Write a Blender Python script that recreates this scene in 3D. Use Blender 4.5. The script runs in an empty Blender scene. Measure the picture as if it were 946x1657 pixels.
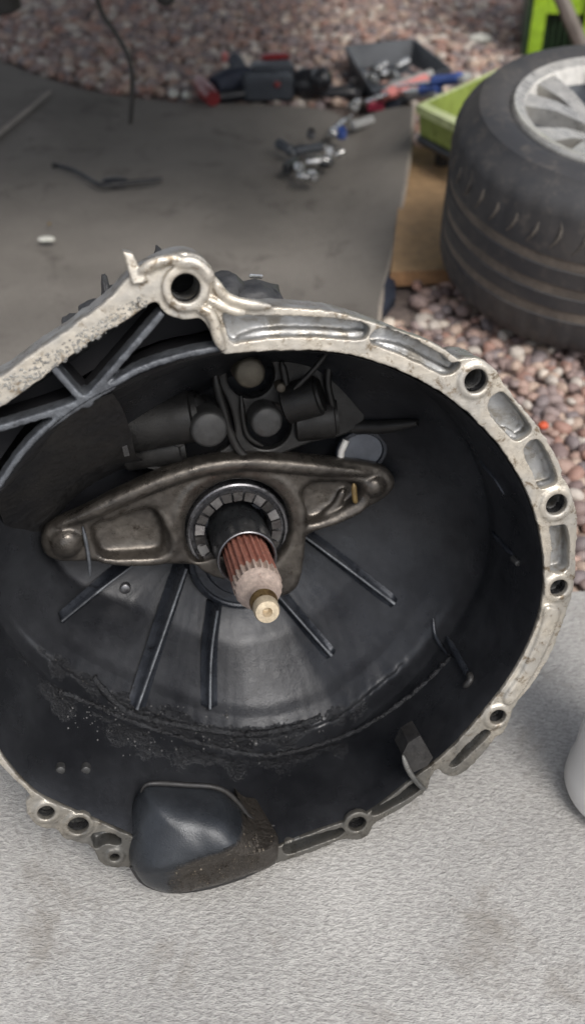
import bpy, bmesh, math, random
import numpy as np
from mathutils import Vector, Matrix, noise
random.seed(7); np.random.seed(7)
S = bpy.context.scene
COL = S.collection
R = math.radians

# ------------------------------------------------------------------ camera
CAMH, PITCH, F = 0.72, R(40), 1600.0
CX, CY = 473.0, 828.5
cd = bpy.data.cameras.new("camera"); cam = bpy.data.objects.new("camera", cd); COL.objects.link(cam)
cam.location = (0, 0, CAMH); cam.rotation_euler = (R(90) - PITCH, 0, 0)
cd.sensor_fit = 'VERTICAL'; cd.sensor_height = 36; cd.lens = 36 * F / 1657.0
cd.clip_start = 0.02; cd.clip_end = 600
cd.dof.use_dof = True; cd.dof.focus_distance = 0.72; cd.dof.aperture_fstop = 5.2
S.camera = cam

# ------------------------------------------------------------------ light
S.view_settings.view_transform = 'Standard'; S.view_settings.look = 'None'
S.view_settings.exposure = 0.55; S.view_settings.gamma = 1.0
SUN_EL, SUN_AZ = R(52), R(150)     # azimuth from +Y clockwise
W = bpy.data.worlds.new("World"); S.world = W; W.use_nodes = True
nt = W.node_tree; nt.nodes.clear()
sky = nt.nodes.new('ShaderNodeTexSky'); sky.sky_type = 'NISHITA'; sky.sun_disc = False
sky.sun_elevation = SUN_EL; sky.sun_rotation = SUN_AZ; sky.dust_density = 3.0
hs = nt.nodes.new('ShaderNodeHueSaturation'); hs.inputs['Saturation'].default_value = 0.35
bg = nt.nodes.new('ShaderNodeBackground'); bg.inputs['Strength'].default_value = 0.13
wo = nt.nodes.new('ShaderNodeOutputWorld')
nt.links.new(sky.outputs[0], hs.inputs['Color']); nt.links.new(hs.outputs[0], bg.inputs[0]); nt.links.new(bg.outputs[0], wo.inputs[0])
sl = bpy.data.lights.new("sun", 'SUN'); sl.energy = 1.5; sl.angle = R(25); sl.color = (1, .95, .88)
sun = bpy.data.objects.new("sun", sl); COL.objects.link(sun)
sd = Vector((math.sin(SUN_AZ) * math.cos(SUN_EL), math.cos(SUN_AZ) * math.cos(SUN_EL), math.sin(SUN_EL)))
sun.rotation_euler = sd.to_track_quat('Z', 'Y').to_euler()

# ------------------------------------------------------------------ materials
def node_mat(name):
    m = bpy.data.materials.new(name); m.use_nodes = True
    t = m.node_tree; b = t.nodes['Principled BSDF']
    return m, t, b
def nz(t, scale, detail=4, rough=.55, coord=None, dist=0):
    n = t.nodes.new('ShaderNodeTexNoise'); n.inputs['Scale'].default_value = scale
    n.inputs['Detail'].default_value = detail; n.inputs['Roughness'].default_value = rough
    n.inputs['Distortion'].default_value = dist
    if coord: t.links.new(coord, n.inputs['Vector'])
    return n
def ramp(t, src, stops):
    r = t.nodes.new('ShaderNodeValToRGB'); e = r.color_ramp.elements
    while len(e) < len(stops): e.new(.5)
    for k, (p, c) in enumerate(stops):
        e[k].position = p; e[k].color = (*c, 1) if len(c) == 3 else c
    t.links.new(src, r.inputs[0]); return r
def g(v): return (v, v, v)
def mixc(t, fac, a, b):
    m = t.nodes.new('ShaderNodeMix'); m.data_type = 'RGBA'
    for s, v in ((0, fac), (6, a), (7, b)):
        if hasattr(v, 'links') or hasattr(v, 'is_linked'): t.links.new(v, m.inputs[s])
        elif s == 0: m.inputs[0].default_value = v
        else: m.inputs[s].default_value = (*v, 1)
    return m.outputs[2]
def bump(t, b, src, strength, dist, prev=None):
    n = t.nodes.new('ShaderNodeBump'); n.inputs['Strength'].default_value = strength; n.inputs['Distance'].default_value = dist
    t.links.new(src, n.inputs['Height'])
    if prev: t.links.new(prev, n.inputs['Normal'])
    t.links.new(n.outputs[0], b.inputs['Normal']); return n.outputs[0]
def cast(name, c1, c2, rough=.45, metal=.5, s1=25, s2=160, bs=900, bst=.35, bd=.0006, spots=None, spot_amt=.62, rvar=.15, dirt=None, coarse=1.2, mott=(.72, 1.2)):
    m, t, b = node_mat(name)
    tc = t.nodes.new('ShaderNodeTexCoord').outputs['Object']
    a = nz(t, s1, 5, .6, tc); r = ramp(t, a.outputs[0], [(.35, c1), (.65, c2)])
    c = r.outputs[0]
    f = nz(t, s2, 4, .7, tc); fr = ramp(t, f.outputs[0], [(.3, g(mott[0])), (.7, g(mott[1]))])
    mu = t.nodes.new('ShaderNodeMix'); mu.data_type = 'RGBA'; mu.blend_type = 'MULTIPLY'; mu.inputs[0].default_value = 1
    t.links.new(c, mu.inputs[6]); t.links.new(fr.outputs[0], mu.inputs[7]); c = mu.outputs[2]
    if spots:
        q = nz(t, s2 * .6, 6, .75, tc, .4); qr = ramp(t, q.outputs[0], [(spot_amt - .04, g(0)), (spot_amt + .05, g(1))])
        c = mixc(t, qr.outputs[0], c, spots)
    if dirt:
        sx = t.nodes.new('ShaderNodeSeparateXYZ'); t.links.new(tc, sx.inputs[0]); dn = nz(t, 55, 6, .75, tc, .5)
        ma = t.nodes.new('ShaderNodeMath'); ma.operation = 'MULTIPLY_ADD'; ma.inputs[1].default_value = -9.0; t.links.new(sx.outputs[1], ma.inputs[0]); t.links.new(dn.outputs[0], ma.inputs[2])
        dr = ramp(t, ma.outputs[0], [(.0, g(0)), (1, g(0))]); e_ = dr.color_ramp.elements
        mr_ = t.nodes.new('ShaderNodeMapRange'); mr_.inputs[1].default_value = 1.30; mr_.inputs[2].default_value = 2.0; mr_.inputs[4].default_value = .85; t.links.new(ma.outputs[0], mr_.inputs[0])
        zr = t.nodes.new('ShaderNodeMapRange'); zr.inputs[1].default_value = -.0022; zr.inputs[2].default_value = -.0055; t.links.new(sx.outputs[2], zr.inputs[0])
        cn = nz(t, 70, 5, .65, tc, .4); cr_ = ramp(t, cn.outputs[0], [(.36, (.20, .185, .16)), (.50, (.31, .31, .305)), (.66, (.37, .375, .38))])
        c = mixc(t, zr.outputs[0], c, cr_.outputs[0])
        c = mixc(t, mr_.outputs[0], c, dirt)
    t.links.new(c, b.inputs['Base Color'])
    b.inputs['Metallic'].default_value = metal
    rr = nz(t, s2 * .5, 3, .6, tc); mr = t.nodes.new('ShaderNodeMapRange')
    mr.inputs[3].default_value = max(.05, rough - rvar); mr.inputs[4].default_value = min(1, rough + rvar); mr.inputs[1].default_value = .3; mr.inputs[2].default_value = .7
    t.links.new(rr.outputs[0], mr.inputs[0]); t.links.new(mr.outputs[0], b.inputs['Roughness'])
    bn = nz(t, bs, 3, .6, tc); p = bump(t, b, bn.outputs[0], bst, bd)
    bn2 = nz(t, s2 * .7, 4, .6, tc); bump(t, b, bn2.outputs[0], bst, bd * coarse, p)
    return m
M = {}
M['rim'] = cast('bare_aluminium', (.54, .49, .41), (.41, .39, .355), .36, .5, 38, 150, 900, .4, .0005, (.19, .15, .105), .585, mott=(.84, 1.1), dirt=(.055, .055, .052))
M['rim_side'] = cast('weathered_aluminium', (.44, .44, .42), (.28, .275, .265), .42, .5, 50, 200, 900, .5, .0008, (.15, .125, .10), .61, dirt=(.05, .05, .048))
M['oily'] = cast('oily_black_casting', (.018, .021, .028), (.044, .049, .060), .29, .4, 11, 90, 1000, .35, .0006, (.009, .009, .011), .62, coarse=1.5)
M['crust'] = cast('crusted_grime', (.010, .010, .012), (.030, .032, .036), .38, .2, 60, 260, 700, 1.0, .002, (.10, .09, .075), .70)
M['crumb'] = cast('grey_crumbs', (.10, .10, .10), (.05, .05, .052), .4, .2, 60, 260, 700, .4, .001)
M['dull'] = cast('dull_casting', (.040, .038, .036), (.026, .026, .028), .5, .4, 30, 200, 900, .4, .0006, (.02, .02, .02), .64)
M['rib'] = cast('worn_rib_edges', (.13, .14, .155), (.07, .075, .085), .45, .5, 60, 220, 900, .5, .0006, (.03, .03, .03), .64)
M['fork'] = cast('brown_tarnished_steel', (.108, .097, .085), (.060, .054, .049), .34, .7, 30, 150, 700, .35, .0005, (.035, .028, .022), .64)
M['disc'] = cast('grey_pin_end', (.062, .062, .062), (.05, .05, .05), .5, .4, 60, 200, 900, .2, .0003)
M['brass_disc'] = cast('tarnished_pin_end', (.09, .08, .06), (.07, .06, .048), .5, .4, 60, 200, 900, .2, .0003)
M['steel'] = cast('bearing_steel', (.22, .22, .23), (.14, .14, .15), .3, .85, 60, 250, 900, .2, .0003, (.06, .05, .05), .66)
M['race'] = cast('dull_race_steel', (.15, .145, .14), (.075, .07, .07), .35, .75, 90, 250, 900, .2, .0003, (.06, .05, .05), .62)
M['sleeve'] = cast('dark_sleeve_steel', (.055, .06, .065), (.04, .042, .046), .35, .6, 60, 250, 900, .15, .0003)
M['spline'] = cast('rust_red_spline', (.46, .20, .15), (.32, .14, .11), .5, .25, 60, 300, 900, .4, .0004, (.10, .06, .05), .62)
M['spline_end'] = cast('pale_stained_steel', (.62, .50, .43), (.50, .40, .35), .45, .35, 90, 300, 900, .3, .0004, (.36, .24, .2), .66)
M['brass'] = cast('brassy_tip', (.34, .24, .11), (.16, .10, .05), .35, .7, 90, 300, 900, .3, .0003)
M['tip'] = cast('cream_tip', (.62, .52, .38), (.50, .42, .30), .4, .4, 90, 300, 900, .3, .0003)
M['chrome'] = cast('chrome', (.62, .62, .60), (.5, .5, .5), .22, .9, 30, 100, 600, .1, .0002)
M['blackp'] = cast('black_plastic', (.012, .013, .016), (.02, .021, .025), .4, 0, 20, 80, 600, .2, .0003)
M['slate'] = cast('slate_plastic', (.045, .052, .062), (.04, .045, .055), .5, 0, 20, 80, 600, .2, .0003)
M['red'] = cast('red_plastic', (.20, .015, .018), (.14, .012, .014), .4, 0, 20, 80, 600, .2, .0003)
M['pink'] = cast('pink_plastic', (.62, .22, .20), (.5, .18, .17), .4, 0, 20, 80, 600, .1, .0003)
M['blue'] = cast('blue_plastic', (.05, .10, .34), (.04, .08, .28), .4, 0, 20, 80, 600, .1, .0003)
M['magenta'] = cast('crimson_plastic', (.32, .03, .07), (.25, .025, .05), .4, 0, 20, 80, 600, .1, .0003)
M['lime'] = cast('lime_plastic', (.26, .32, .08), (.21, .26, .06), .4, 0, 12, 60, 600, .1, .0003, (.2, .16, .06), .72)
M['lime_b'] = cast('bright_lime_plastic', (.34, .52, .03), (.28, .45, .03), .4, 0, 12, 60, 600, .1, .0003)
M['lime_pale'] = cast('faded_lime_plastic', (.48, .52, .28), (.38, .45, .16), .4, 0, 12, 60, 600, .1, .0003)
M['darkgreen'] = cast('dark_green_plastic', (.010, .030, .012), (.018, .045, .016), .5, 0, 12, 60, 600, .1, .0003)
M['post'] = cast('grey_brown_post', (.19, .165, .15), (.13, .11, .10), .6, 0, 20, 120, 600, .4, .0006)
M['card'] = cast('brown_cardboard', (.34, .22, .115), (.28, .18, .095), .8, 0, 8, 60, 500, .2, .0004, (.16, .10, .06), .7)
M['card_edge'] = cast('orange_cardboard_edge', (.33, .19, .09), (.26, .14, .07), .8, 0, 8, 60, 500, .2, .0004)
M['navy'] = cast('navy_fabric', (.02, .026, .045), (.014, .018, .032), .7, 0, 20, 200, 900, .4, .0004)
M['alloy'] = cast('alloy_wheel_paint', (.50, .48, .44), (.42, .41, .39), .32, .5, 12, 60, 600, .1, .0002, (.30, .27, .23), .66)
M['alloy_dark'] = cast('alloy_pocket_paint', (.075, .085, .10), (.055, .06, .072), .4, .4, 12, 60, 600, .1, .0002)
M['barrel'] = cast('alloy_barrel', (.80, .78, .74), (.70, .68, .64), .4, .1, 12, 60, 600, .1, .0002)
M['paper'] = cast('white_scrap', (.60, .60, .55), (.5, .5, .45), .7, 0, 60, 200, 900, .2, .0003)
M['underbody'] = cast('car_underside', (.02, .02, .02), (.035, .032, .03), .6, .1, 6, 30, 300, .3, .001)

def attr_mat(name, ca, cb, attr1, c1, rough, metal, bump_scale, bump_d, attr2=None, c2=None, spec_speck=None):
    m, t, b = node_mat(name); tc = t.nodes.new('ShaderNodeTexCoord').outputs['Object']
    a = nz(t, 11, 5, .6, tc); c = ramp(t, a.outputs[0], [(.35, ca), (.65, cb)]).outputs[0]
    f = nz(t, 110, 4, .7, tc); fr = ramp(t, f.outputs[0], [(.3, g(.85)), (.7, g(1.12))])
    mu = t.nodes.new('ShaderNodeMix'); mu.data_type = 'RGBA'; mu.blend_type = 'MULTIPLY'; mu.inputs[0].default_value = 1
    t.links.new(c, mu.inputs[6]); t.links.new(fr.outputs[0], mu.inputs[7]); c = mu.outputs[2]
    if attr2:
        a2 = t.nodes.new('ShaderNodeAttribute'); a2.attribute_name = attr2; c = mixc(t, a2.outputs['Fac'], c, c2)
    a1 = t.nodes.new('ShaderNodeAttribute'); a1.attribute_name = attr1
    hn = nz(t, bump_scale, 6, .72, tc, .3)
    th = t.nodes.new('ShaderNodeMath'); th.operation = 'MULTIPLY_ADD'; th.inputs[1].default_value = 1.6; th.inputs[2].default_value = -.8; t.links.new(a1.outputs['Fac'], th.inputs[0])
    ad = t.nodes.new('ShaderNodeMath'); ad.operation = 'ADD'; t.links.new(th.outputs[0], ad.inputs[0]); t.links.new(hn.outputs[0], ad.inputs[1])
    mk = ramp(t, ad.outputs[0], [(.24, g(0)), (.80, g(1))]); c = mixc(t, mk.outputs[0], c, c1)
    if spec_speck:
        sp = nz(t, bump_scale * 1.7, 3, .6, tc); sr = ramp(t, sp.outputs[0], [(.66, g(0)), (.70, g(1))]); mm = t.nodes.new('ShaderNodeMath'); mm.operation = 'MULTIPLY'
        t.links.new(sr.outputs[0], mm.inputs[0]); t.links.new(mk.outputs[0], mm.inputs[1]); c = mixc(t, mm.outputs[0], c, spec_speck)
    t.links.new(c, b.inputs['Base Color']); b.inputs['Metallic'].default_value = metal
    rr = nz(t, 35, 3, .6, tc); mr = t.nodes.new('ShaderNodeMapRange'); mr.inputs[1].default_value = .3; mr.inputs[2].default_value = .7; mr.inputs[3].default_value = rough - .09; mr.inputs[4].default_value = rough + .14
    t.links.new(rr.outputs[0], mr.inputs[0]); t.links.new(mr.outputs[0], b.inputs['Roughness'])
    p = bump(t, b, nz(t, 1000, 3, .6, tc).outputs[0], .3, .0006); p = bump(t, b, nz(t, 90, 4, .6, tc).outputs[0], .3, .0008, p)
    hm = t.nodes.new('ShaderNodeMath'); hm.operation = 'MULTIPLY'; t.links.new(hn.outputs[0], hm.inputs[0]); t.links.new(mk.outputs[0], hm.inputs[1]); bump(t, b, hm.outputs[0], .9, bump_d, p)
    return m
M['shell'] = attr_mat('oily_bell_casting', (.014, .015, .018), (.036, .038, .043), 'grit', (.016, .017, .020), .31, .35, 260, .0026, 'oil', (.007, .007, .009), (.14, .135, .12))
M['scoop'] = attr_mat('scoop_casting', (.024, .027, .032), (.040, .044, .050), 'crust', (.045, .039, .033), .26, .4, 170, .0030, None, None, (.26, .22, .17))
def tyre_mat():
    m, t, b = node_mat('tyre_rubber')
    tc = t.nodes.new('ShaderNodeTexCoord').outputs['Object']
    a = nz(t, 9, 5, .6, tc, .6); r = ramp(t, a.outputs[0], [(.38, (.030, .031, .035)), (.72, (.062, .058, .056))])
    d = nz(t, 60, 5, .7, tc); dr = ramp(t, d.outputs[0], [(.52, g(0)), (.75, g(.55))])
    c = mixc(t, dr.outputs[0], r.outputs[0], (.12, .105, .09))
    t.links.new(c, b.inputs['Base Color']); b.inputs['Roughness'].default_value = .62
    bump(t, b, nz(t, 500, 3, .6, tc).outputs[0], .4, .0006); return m
M['tyre'] = tyre_mat()
M['groove'] = cast('tyre_groove_dust', (.16, .135, .112), (.10, .086, .074), .85, 0, 20, 120, 600, .4, .0005)

M['sipe'] = cast('sipe_dust', (.13, .115, .10), (.07, .064, .058), .85, 0, 20, 120, 600, .4, .0005)
def carpet_mat(name, c1, c2, stain, sc=1.0, bd=.0016, st=.62, sx=1.0, sy=2.2, seam=None):
    m, t, b = node_mat(name)
    tc = t.nodes.new('ShaderNodeTexCoord').outputs['Object']
    mp = t.nodes.new('ShaderNodeMapping'); t.links.new(tc, mp.inputs[0])
    mp.inputs['Rotation'].default_value = (0, 0, R(24)); mp.inputs['Scale'].default_value = (sx, sy, 1)
    v = mp.outputs[0]
    f = nz(t, 230 * sc, 3, .65, v, .3); f2 = nz(t, 620 * sc, 2, .6, v)
    ad = t.nodes.new('ShaderNodeMath'); ad.operation = 'MULTIPLY_ADD'; ad.inputs[1].default_value = .5
    t.links.new(f2.outputs[0], ad.inputs[0]); t.links.new(f.outputs[0], ad.inputs[2])
    r = ramp(t, ad.outputs[0], [(.58, c2), (.92, c1)])
    big = nz(t, 3.2, 5, .6, tc, .3); br = ramp(t, big.outputs[0], [(.35, g(.78)), (.62, g(1.08))])
    mu = t.nodes.new('ShaderNodeMix'); mu.data_type = 'RGBA'; mu.blend_type = 'MULTIPLY'; mu.inputs[0].default_value = 1
    t.links.new(r.outputs[0], mu.inputs[6]); t.links.new(br.outputs[0], mu.inputs[7])
    s = nz(t, 9, 6, .7, tc, .6); sr = ramp(t, s.outputs[0], [(st - .05, g(0)), (st + .12, g(.75))])
    c = mixc(t, sr.outputs[0], mu.outputs[2], stain)
    t.links.new(c, b.inputs['Base Color']); b.inputs['Roughness'].default_value = .95
    b.inputs['Specular IOR Level'].default_value = .15
    bump(t, b, ad.outputs[0], .8, bd); return m
M['carpet'] = carpet_mat('light_grey_carpet', (.48, .47, .45), (.31, .30, .29), (.20, .18, .155), .70, .0028, .60)
M['mat'] = carpet_mat('taupe_mat', (.205, .190, .172), (.150, .138, .125), (.07, .062, .056), 1.3, .0008, .60)

def pebble_mat():
    m, t, b = node_mat('pebbles')
    geo = t.nodes.new('ShaderNodeNewGeometry'); oi = t.nodes.new('ShaderNodeObjectInfo')
    ad = t.nodes.new('ShaderNodeMath'); ad.operation = 'ADD'; fr = t.nodes.new('ShaderNodeMath'); fr.operation = 'FRACT'
    t.links.new(geo.outputs['Random Per Island'], ad.inputs[0]); t.links.new(oi.outputs['Random'], ad.inputs[1]); t.links.new(ad.outputs[0], fr.inputs[0])
    r = ramp(t, fr.outputs[0], [(0, (.20, .155, .15)), (.14, (.30, .22, .195)), (.28, (.17, .15, .16)), (.42, (.36, .29, .25)),
                                (.55, (.23, .19, .19)), (.68, (.27, .17, .145)), (.80, (.40, .38, .36)), (.90, (.17, .13, .13)), (.97, (.50, .47, .43))])
    r.color_ramp.interpolation = 'CONSTANT'
    tc = t.nodes.new('ShaderNodeTexCoord').outputs['Object']
    n = nz(t, 160, 4, .6, tc); nr = ramp(t, n.outputs[0], [(.3, (.92, .86, .80)), (.7, (1.38, 1.30, 1.22))])
    mu = t.nodes.new('ShaderNodeMix'); mu.data_type = 'RGBA'; mu.blend_type = 'MULTIPLY'; mu.inputs[0].default_value = 1
    t.links.new(r.outputs[0], mu.inputs[6]); t.links.new(nr.outputs[0], mu.inputs[7])
    t.links.new(mu.outputs[2], b.inputs['Base Color']); b.inputs['Roughness'].default_value = .6
    bump(t, b, n.outputs[0], .3, .0008); return m
M['pebble'] = pebble_mat()
M['gravelbase'] = cast('gravel_ground', (.14, .11, .10), (.20, .16, .14), .9, 0, 30, 60, 60, 1.0, .01, (.05, .04, .04), .6)
def cup_mat():
    m, t, b = node_mat('translucent_white_plastic')
    b.inputs['Base Color'].default_value = (.82, .80, .78, 1); b.inputs['Roughness'].default_value = .3
    b.inputs['Transmission Weight'].default_value = .25; b.inputs['Subsurface Weight'].default_value = 0
    tc = t.nodes.new('ShaderNodeTexCoord').outputs['Object']
    bump(t, b, nz(t, 40, 3, .5, tc).outputs[0], .1, .001); return m
M['cup'] = cup_mat()
def flat_mat(name, c, r=.5, m_=0):
    m, t, b = node_mat(name); b.inputs['Base Color'].default_value = (*c, 1); b.inputs['Roughness'].default_value = r; b.inputs['Metallic'].default_value = m_
    tc = t.nodes.new('ShaderNodeTexCoord').outputs['Object']
    bump(t, b, nz(t, 200, 3, .5, tc).outputs[0], .2, .0005)
    return m
M['orange'] = flat_mat('orange_stone', (.55, .09, .035))
M['void'] = flat_mat('void_shade', (.006, .006, .009), .7)  # near-black colour paints the shade of the void behind the webs

# ------------------------------------------------------------------ helpers
def link(name, me, mat=None, parent=None, smooth=None):
    o = bpy.data.objects.new(name, me); COL.objects.link(o)
    if mat: me.materials.append(mat)
    if parent: o.parent = parent
    if smooth is not None and len(me.polygons):
        me.polygons.foreach_set('use_smooth', [True] * len(me.polygons))
        if smooth > 0: me.set_sharp_from_angle(angle=R(smooth))
    return o
def tag(o, label, cat, group=None, kind=None):
    if label: o['label'] = label
    if cat: o['category'] = cat
    if group: o['group'] = group
    if kind: o['kind'] = kind
    return o
def empty(name, loc=(0, 0, 0), rot=(0, 0, 0)):
    o = bpy.data.objects.new(name, None); COL.objects.link(o); o.location = loc; o.rotation_euler = rot
    o.empty_display_size = .02; return o
def mesh(name, v, f, mat, parent=None, smooth=35):
    me = bpy.data.meshes.new(name); me.from_pydata([tuple(p) for p in v], [], f); me.validate(); me.update()
    return link(name, me, mat, parent, smooth)
class MB:
    def __init__(s): s.v = []; s.f = []
    def add(s, v, f):
        k = len(s.v); s.v += [tuple(p) for p in v]; s.f += [tuple(i + k for i in q) for q in f]; return s
    def frame(s, d):
        d = Vector(d).normalized(); a = Vector((0, 0, 1)) if abs(d.z) < .9 else Vector((1, 0, 0))
        x = a.cross(d).normalized(); y = d.cross(x); return x, y
    def lathe(s, org, ax, prof, n=32, cap0=True, cap1=True, mod=None):
        """prof: list of (t along axis, radius)"""
        org = Vector(org); ax = Vector(ax).normalized(); x, y = s.frame(ax)
        V = []; Fc = []
        for (t_, r_) in prof:
            for k in range(n):
                a = 2 * math.pi * k / n; rr = r_ * (mod(k, t_) if mod else 1)
                V.append(org + ax * t_ + (x * math.cos(a) + y * math.sin(a)) * rr)
        for i in range(len(prof) - 1):
            for k in range(n):
                Fc.append((i * n + k, i * n + (k + 1) % n, (i + 1) * n + (k + 1) % n, (i + 1) * n + k))
        if cap0: Fc.append(tuple(reversed(range(n))))
        if cap1: Fc.append(tuple((len(prof) - 1) * n + k for k in range(n)))
        return s.add(V, Fc)
    def tube(s, pts, r, n=8, flat=1.0, flatdir=None):
        pts = [Vector(p) for p in pts]; V = []; Fc = []
        rs = r if isinstance(r, (list, tuple)) else [r] * len(pts)
        px = None
        for i, p in enumerate(pts):
            d = (pts[min(i + 1, len(pts) - 1)] - pts[max(i - 1, 0)]).normalized()
            if flatdir is not None: y = Vector(flatdir); x = y.cross(d).normalized(); y = d.cross(x)
            else:
                if px is None: x, y = s.frame(d)
                else: x = (px - d * px.dot(d)).normalized(); y = d.cross(x)
                px = x
            for k in range(n):
                a = 2 * math.pi * k / n
                V.append(p + x * math.cos(a) * rs[i] + y * math.sin(a) * rs[i] * flat)
        for i in range(len(pts) - 1):
            for k in range(n): Fc.append((i * n + k, i * n + (k + 1) % n, (i + 1) * n + (k + 1) % n, (i + 1) * n + k))
        Fc.append(tuple(reversed(range(n)))); Fc.append(tuple((len(pts) - 1) * n + k for k in range(n)))
        return s.add(V, Fc)
    def box(s, c, sz, rz=0, bev=0, mtx=None):
        x, y, z = (q / 2 for q in sz); b = min(bev, x * .9, y * .9, z * .9)
        if b <= 0:
            V = [(i * x, j * y, k * z) for i in (-1, 1) for j in (-1, 1) for k in (-1, 1)]
            Fc = [(0, 1, 3, 2), (4, 6, 7, 5), (0, 4, 5, 1), (2, 3, 7, 6), (0, 2, 6, 4), (1, 5, 7, 3)]
        else:
            V = []
            for zz, ins in ((-z, b), (-z + b, 0), (z - b, 0), (z, b)):
                X, Y = x - ins, y - ins
                V += [(-X + b * (ins == 0), -Y, zz), (X - b * (ins == 0), -Y, zz), (X, -Y + b * (ins == 0), zz), (X, Y - b * (ins == 0), zz),
                      (X - b * (ins == 0), Y, zz), (-X + b * (ins == 0), Y, zz), (-X, Y - b * (ins == 0), zz), (-X, -Y + b * (ins == 0), zz)]
            Fc = [tuple(reversed(range(8))), tuple(range(24, 32))]
            for i in range(3):
                for k in range(8): Fc.append((i * 8 + k, i * 8 + (k + 1) % 8, (i + 1) * 8 + (k + 1) % 8, (i + 1) * 8 + k))
        Rm = mtx if mtx else Matrix.Rotation(rz, 3, 'Z')
        return s.add([Vector(c) + Rm @ Vector(p) for p in V], Fc)
    def build(s, name, mat, parent=None, smooth=35): return mesh(name, s.v, s.f, mat, parent, smooth)

# ---- pixel helpers (photo pixels -> real points on real planes)
CAM = Vector((0, 0, CAMH))
FW = Vector((0, math.cos(PITCH), -math.sin(PITCH))); RT = Vector((1, 0, 0)); UP = RT.cross(FW)
def ray(x, y): return FW + RT * ((x - CX) / F) - UP * ((y - CY) / F)
def at(x, y, z=0.0):
    r = ray(x, y); return CAM + r * ((z - CAMH) / r.z)
# ---- bell frame
TAU, PSI = R(17), R(12)
N = Vector((math.sin(PSI) * math.cos(TAU), -math.cos(PSI) * math.cos(TAU), math.sin(TAU)))
Vv = (Vector((0, 0, 1)) - N * N.z).normalized(); Uu = Vv.cross(N)
P0 = at(300, 1441, .004)
def on_plane(x, y, w, org):
    r = ray(x, y); t = ((org - CAM).dot(N) + w) / r.dot(N); return CAM + r * t
ORG = on_plane(433, 996, 0, P0)
BM = Matrix((( Uu.x, Vv.x, N.x, ORG.x), (Uu.y, Vv.y, N.y, ORG.y), (Uu.z, Vv.z, N.z, ORG.z), (0, 0, 0, 1)))
BI = BM.inverted()
def L(x, y, w): return BI @ on_plane(x, y, w, ORG)

def catmull(P, n, closed=True):
    P = [Vector(p) for p in P]; m = len(P); out = []
    segs = m if closed else m - 1
    for i in range(segs):
        p0 = P[(i - 1) % m] if closed or i > 0 else P[0]; p1 = P[i]; p2 = P[(i + 1) % m]
        p3 = P[(i + 2) % m] if closed or i + 2 < m else P[-1]
        for k in range(n):
            t = k / n
            out.append(.5 * ((2 * p1) + (p2 - p0) * t + (2 * p0 - 5 * p1 + 4 * p2 - p3) * t * t + (3 * p1 - p0 - 3 * p2 + p3) * t ** 3))
    if not closed: out.append(P[-1])
    return out
def rough2(P, amp, sc=180, seed=0):
    out = []
    for p in P:
        q = Vector((p.x * sc + seed, p.y * sc, seed)); out.append(Vector((p.x + noise.noise(q) * amp, p.y + noise.noise(q + Vector((9, 3, 1))) * amp, p.z)))
    return out
def resample(P, n):
    """closed loop -> n points equal arc length"""
    A = np.array([tuple(p) for p in P] + [tuple(P[0])]); d = np.r_[0, np.cumsum(np.linalg.norm(np.diff(A, axis=0), axis=1))]
    s = np.linspace(0, d[-1], n, endpoint=False)
    return [Vector((np.interp(q, d, A[:, 0]), np.interp(q, d, A[:, 1]), np.interp(q, d, A[:, 2]))) for q in s]
def by_angle(P, n, c=(0, 0)):
    """closed star loop -> n points at equal angles about c"""
    A = np.array([(p.x - c[0], p.y - c[1], p.z) for p in P]); an = np.arctan2(A[:, 1], A[:, 0]); r = np.hypot(A[:, 0], A[:, 1])
    o = np.argsort(an); an, r = an[o], r[o]
    q = np.linspace(-math.pi, math.pi, n, endpoint=False)
    rr = np.interp(q, an, r, period=2 * math.pi)
    return [Vector((c[0] + rr[k] * math.cos(q[k]), c[1] + rr[k] * math.sin(q[k]), P[0].z)) for k in range(n)]

def plate(name, outer, holes, w0, w1, mat, parent, bev=.0008, smooth=30):
    """flat plate in the bell frame between w0 (front) and w1 (back)"""
    cu = bpy.data.curves.new(name, 'CURVE'); cu.dimensions = '2D'; cu.fill_mode = 'BOTH'
    cu.extrude = max(1e-5, (w0 - w1) / 2 - bev); cu.bevel_depth = bev; cu.bevel_resolution = 1; cu.offset = -bev
    for P in [outer] + holes:
        sp = cu.splines.new('POLY'); sp.points.add(len(P) - 1)
        for k, p in enumerate(P): sp.points[k].co = (p.x, p.y, 0, 1)
        sp.use_cyclic_u = True
    tmp = bpy.data.objects.new('tmp', cu); COL.objects.link(tmp)
    dg = bpy.context.evaluated_depsgraph_get(); me = bpy.data.meshes.new_from_object(tmp.evaluated_get(dg))
    bpy.data.objects.remove(tmp); bpy.data.curves.remove(cu)
    for v in me.vertices: v.co.z += (w0 + w1) / 2
    me.materials.clear(); me.name = name
    return link(name, me, mat, parent, smooth)
def loft(name, rings, mat, parent, smooth=40, closed_end=False, skip=None):
    n = len(rings[0]); V = [p for r in rings for p in r]; Fc = []
    for i in range(len(rings) - 1):
        for k in range(n):
            q = (i * n + k, i * n + (k + 1) % n, (i + 1) * n + (k + 1) % n, (i + 1) * n + k)
            if skip:
                c = (V[q[0]] + V[q[2]]) / 2
                if skip(c): continue
            Fc.append(q)
    if closed_end:
        c = sum((Vector(p) for p in rings[-1]), Vector()) / n; V.append(c); k0 = (len(rings) - 1) * n
        for k in range(n): Fc.append((k0 + k, k0 + (k + 1) % n, len(V) - 1))
    return mesh(name, V, Fc, mat, parent, smooth)
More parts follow.
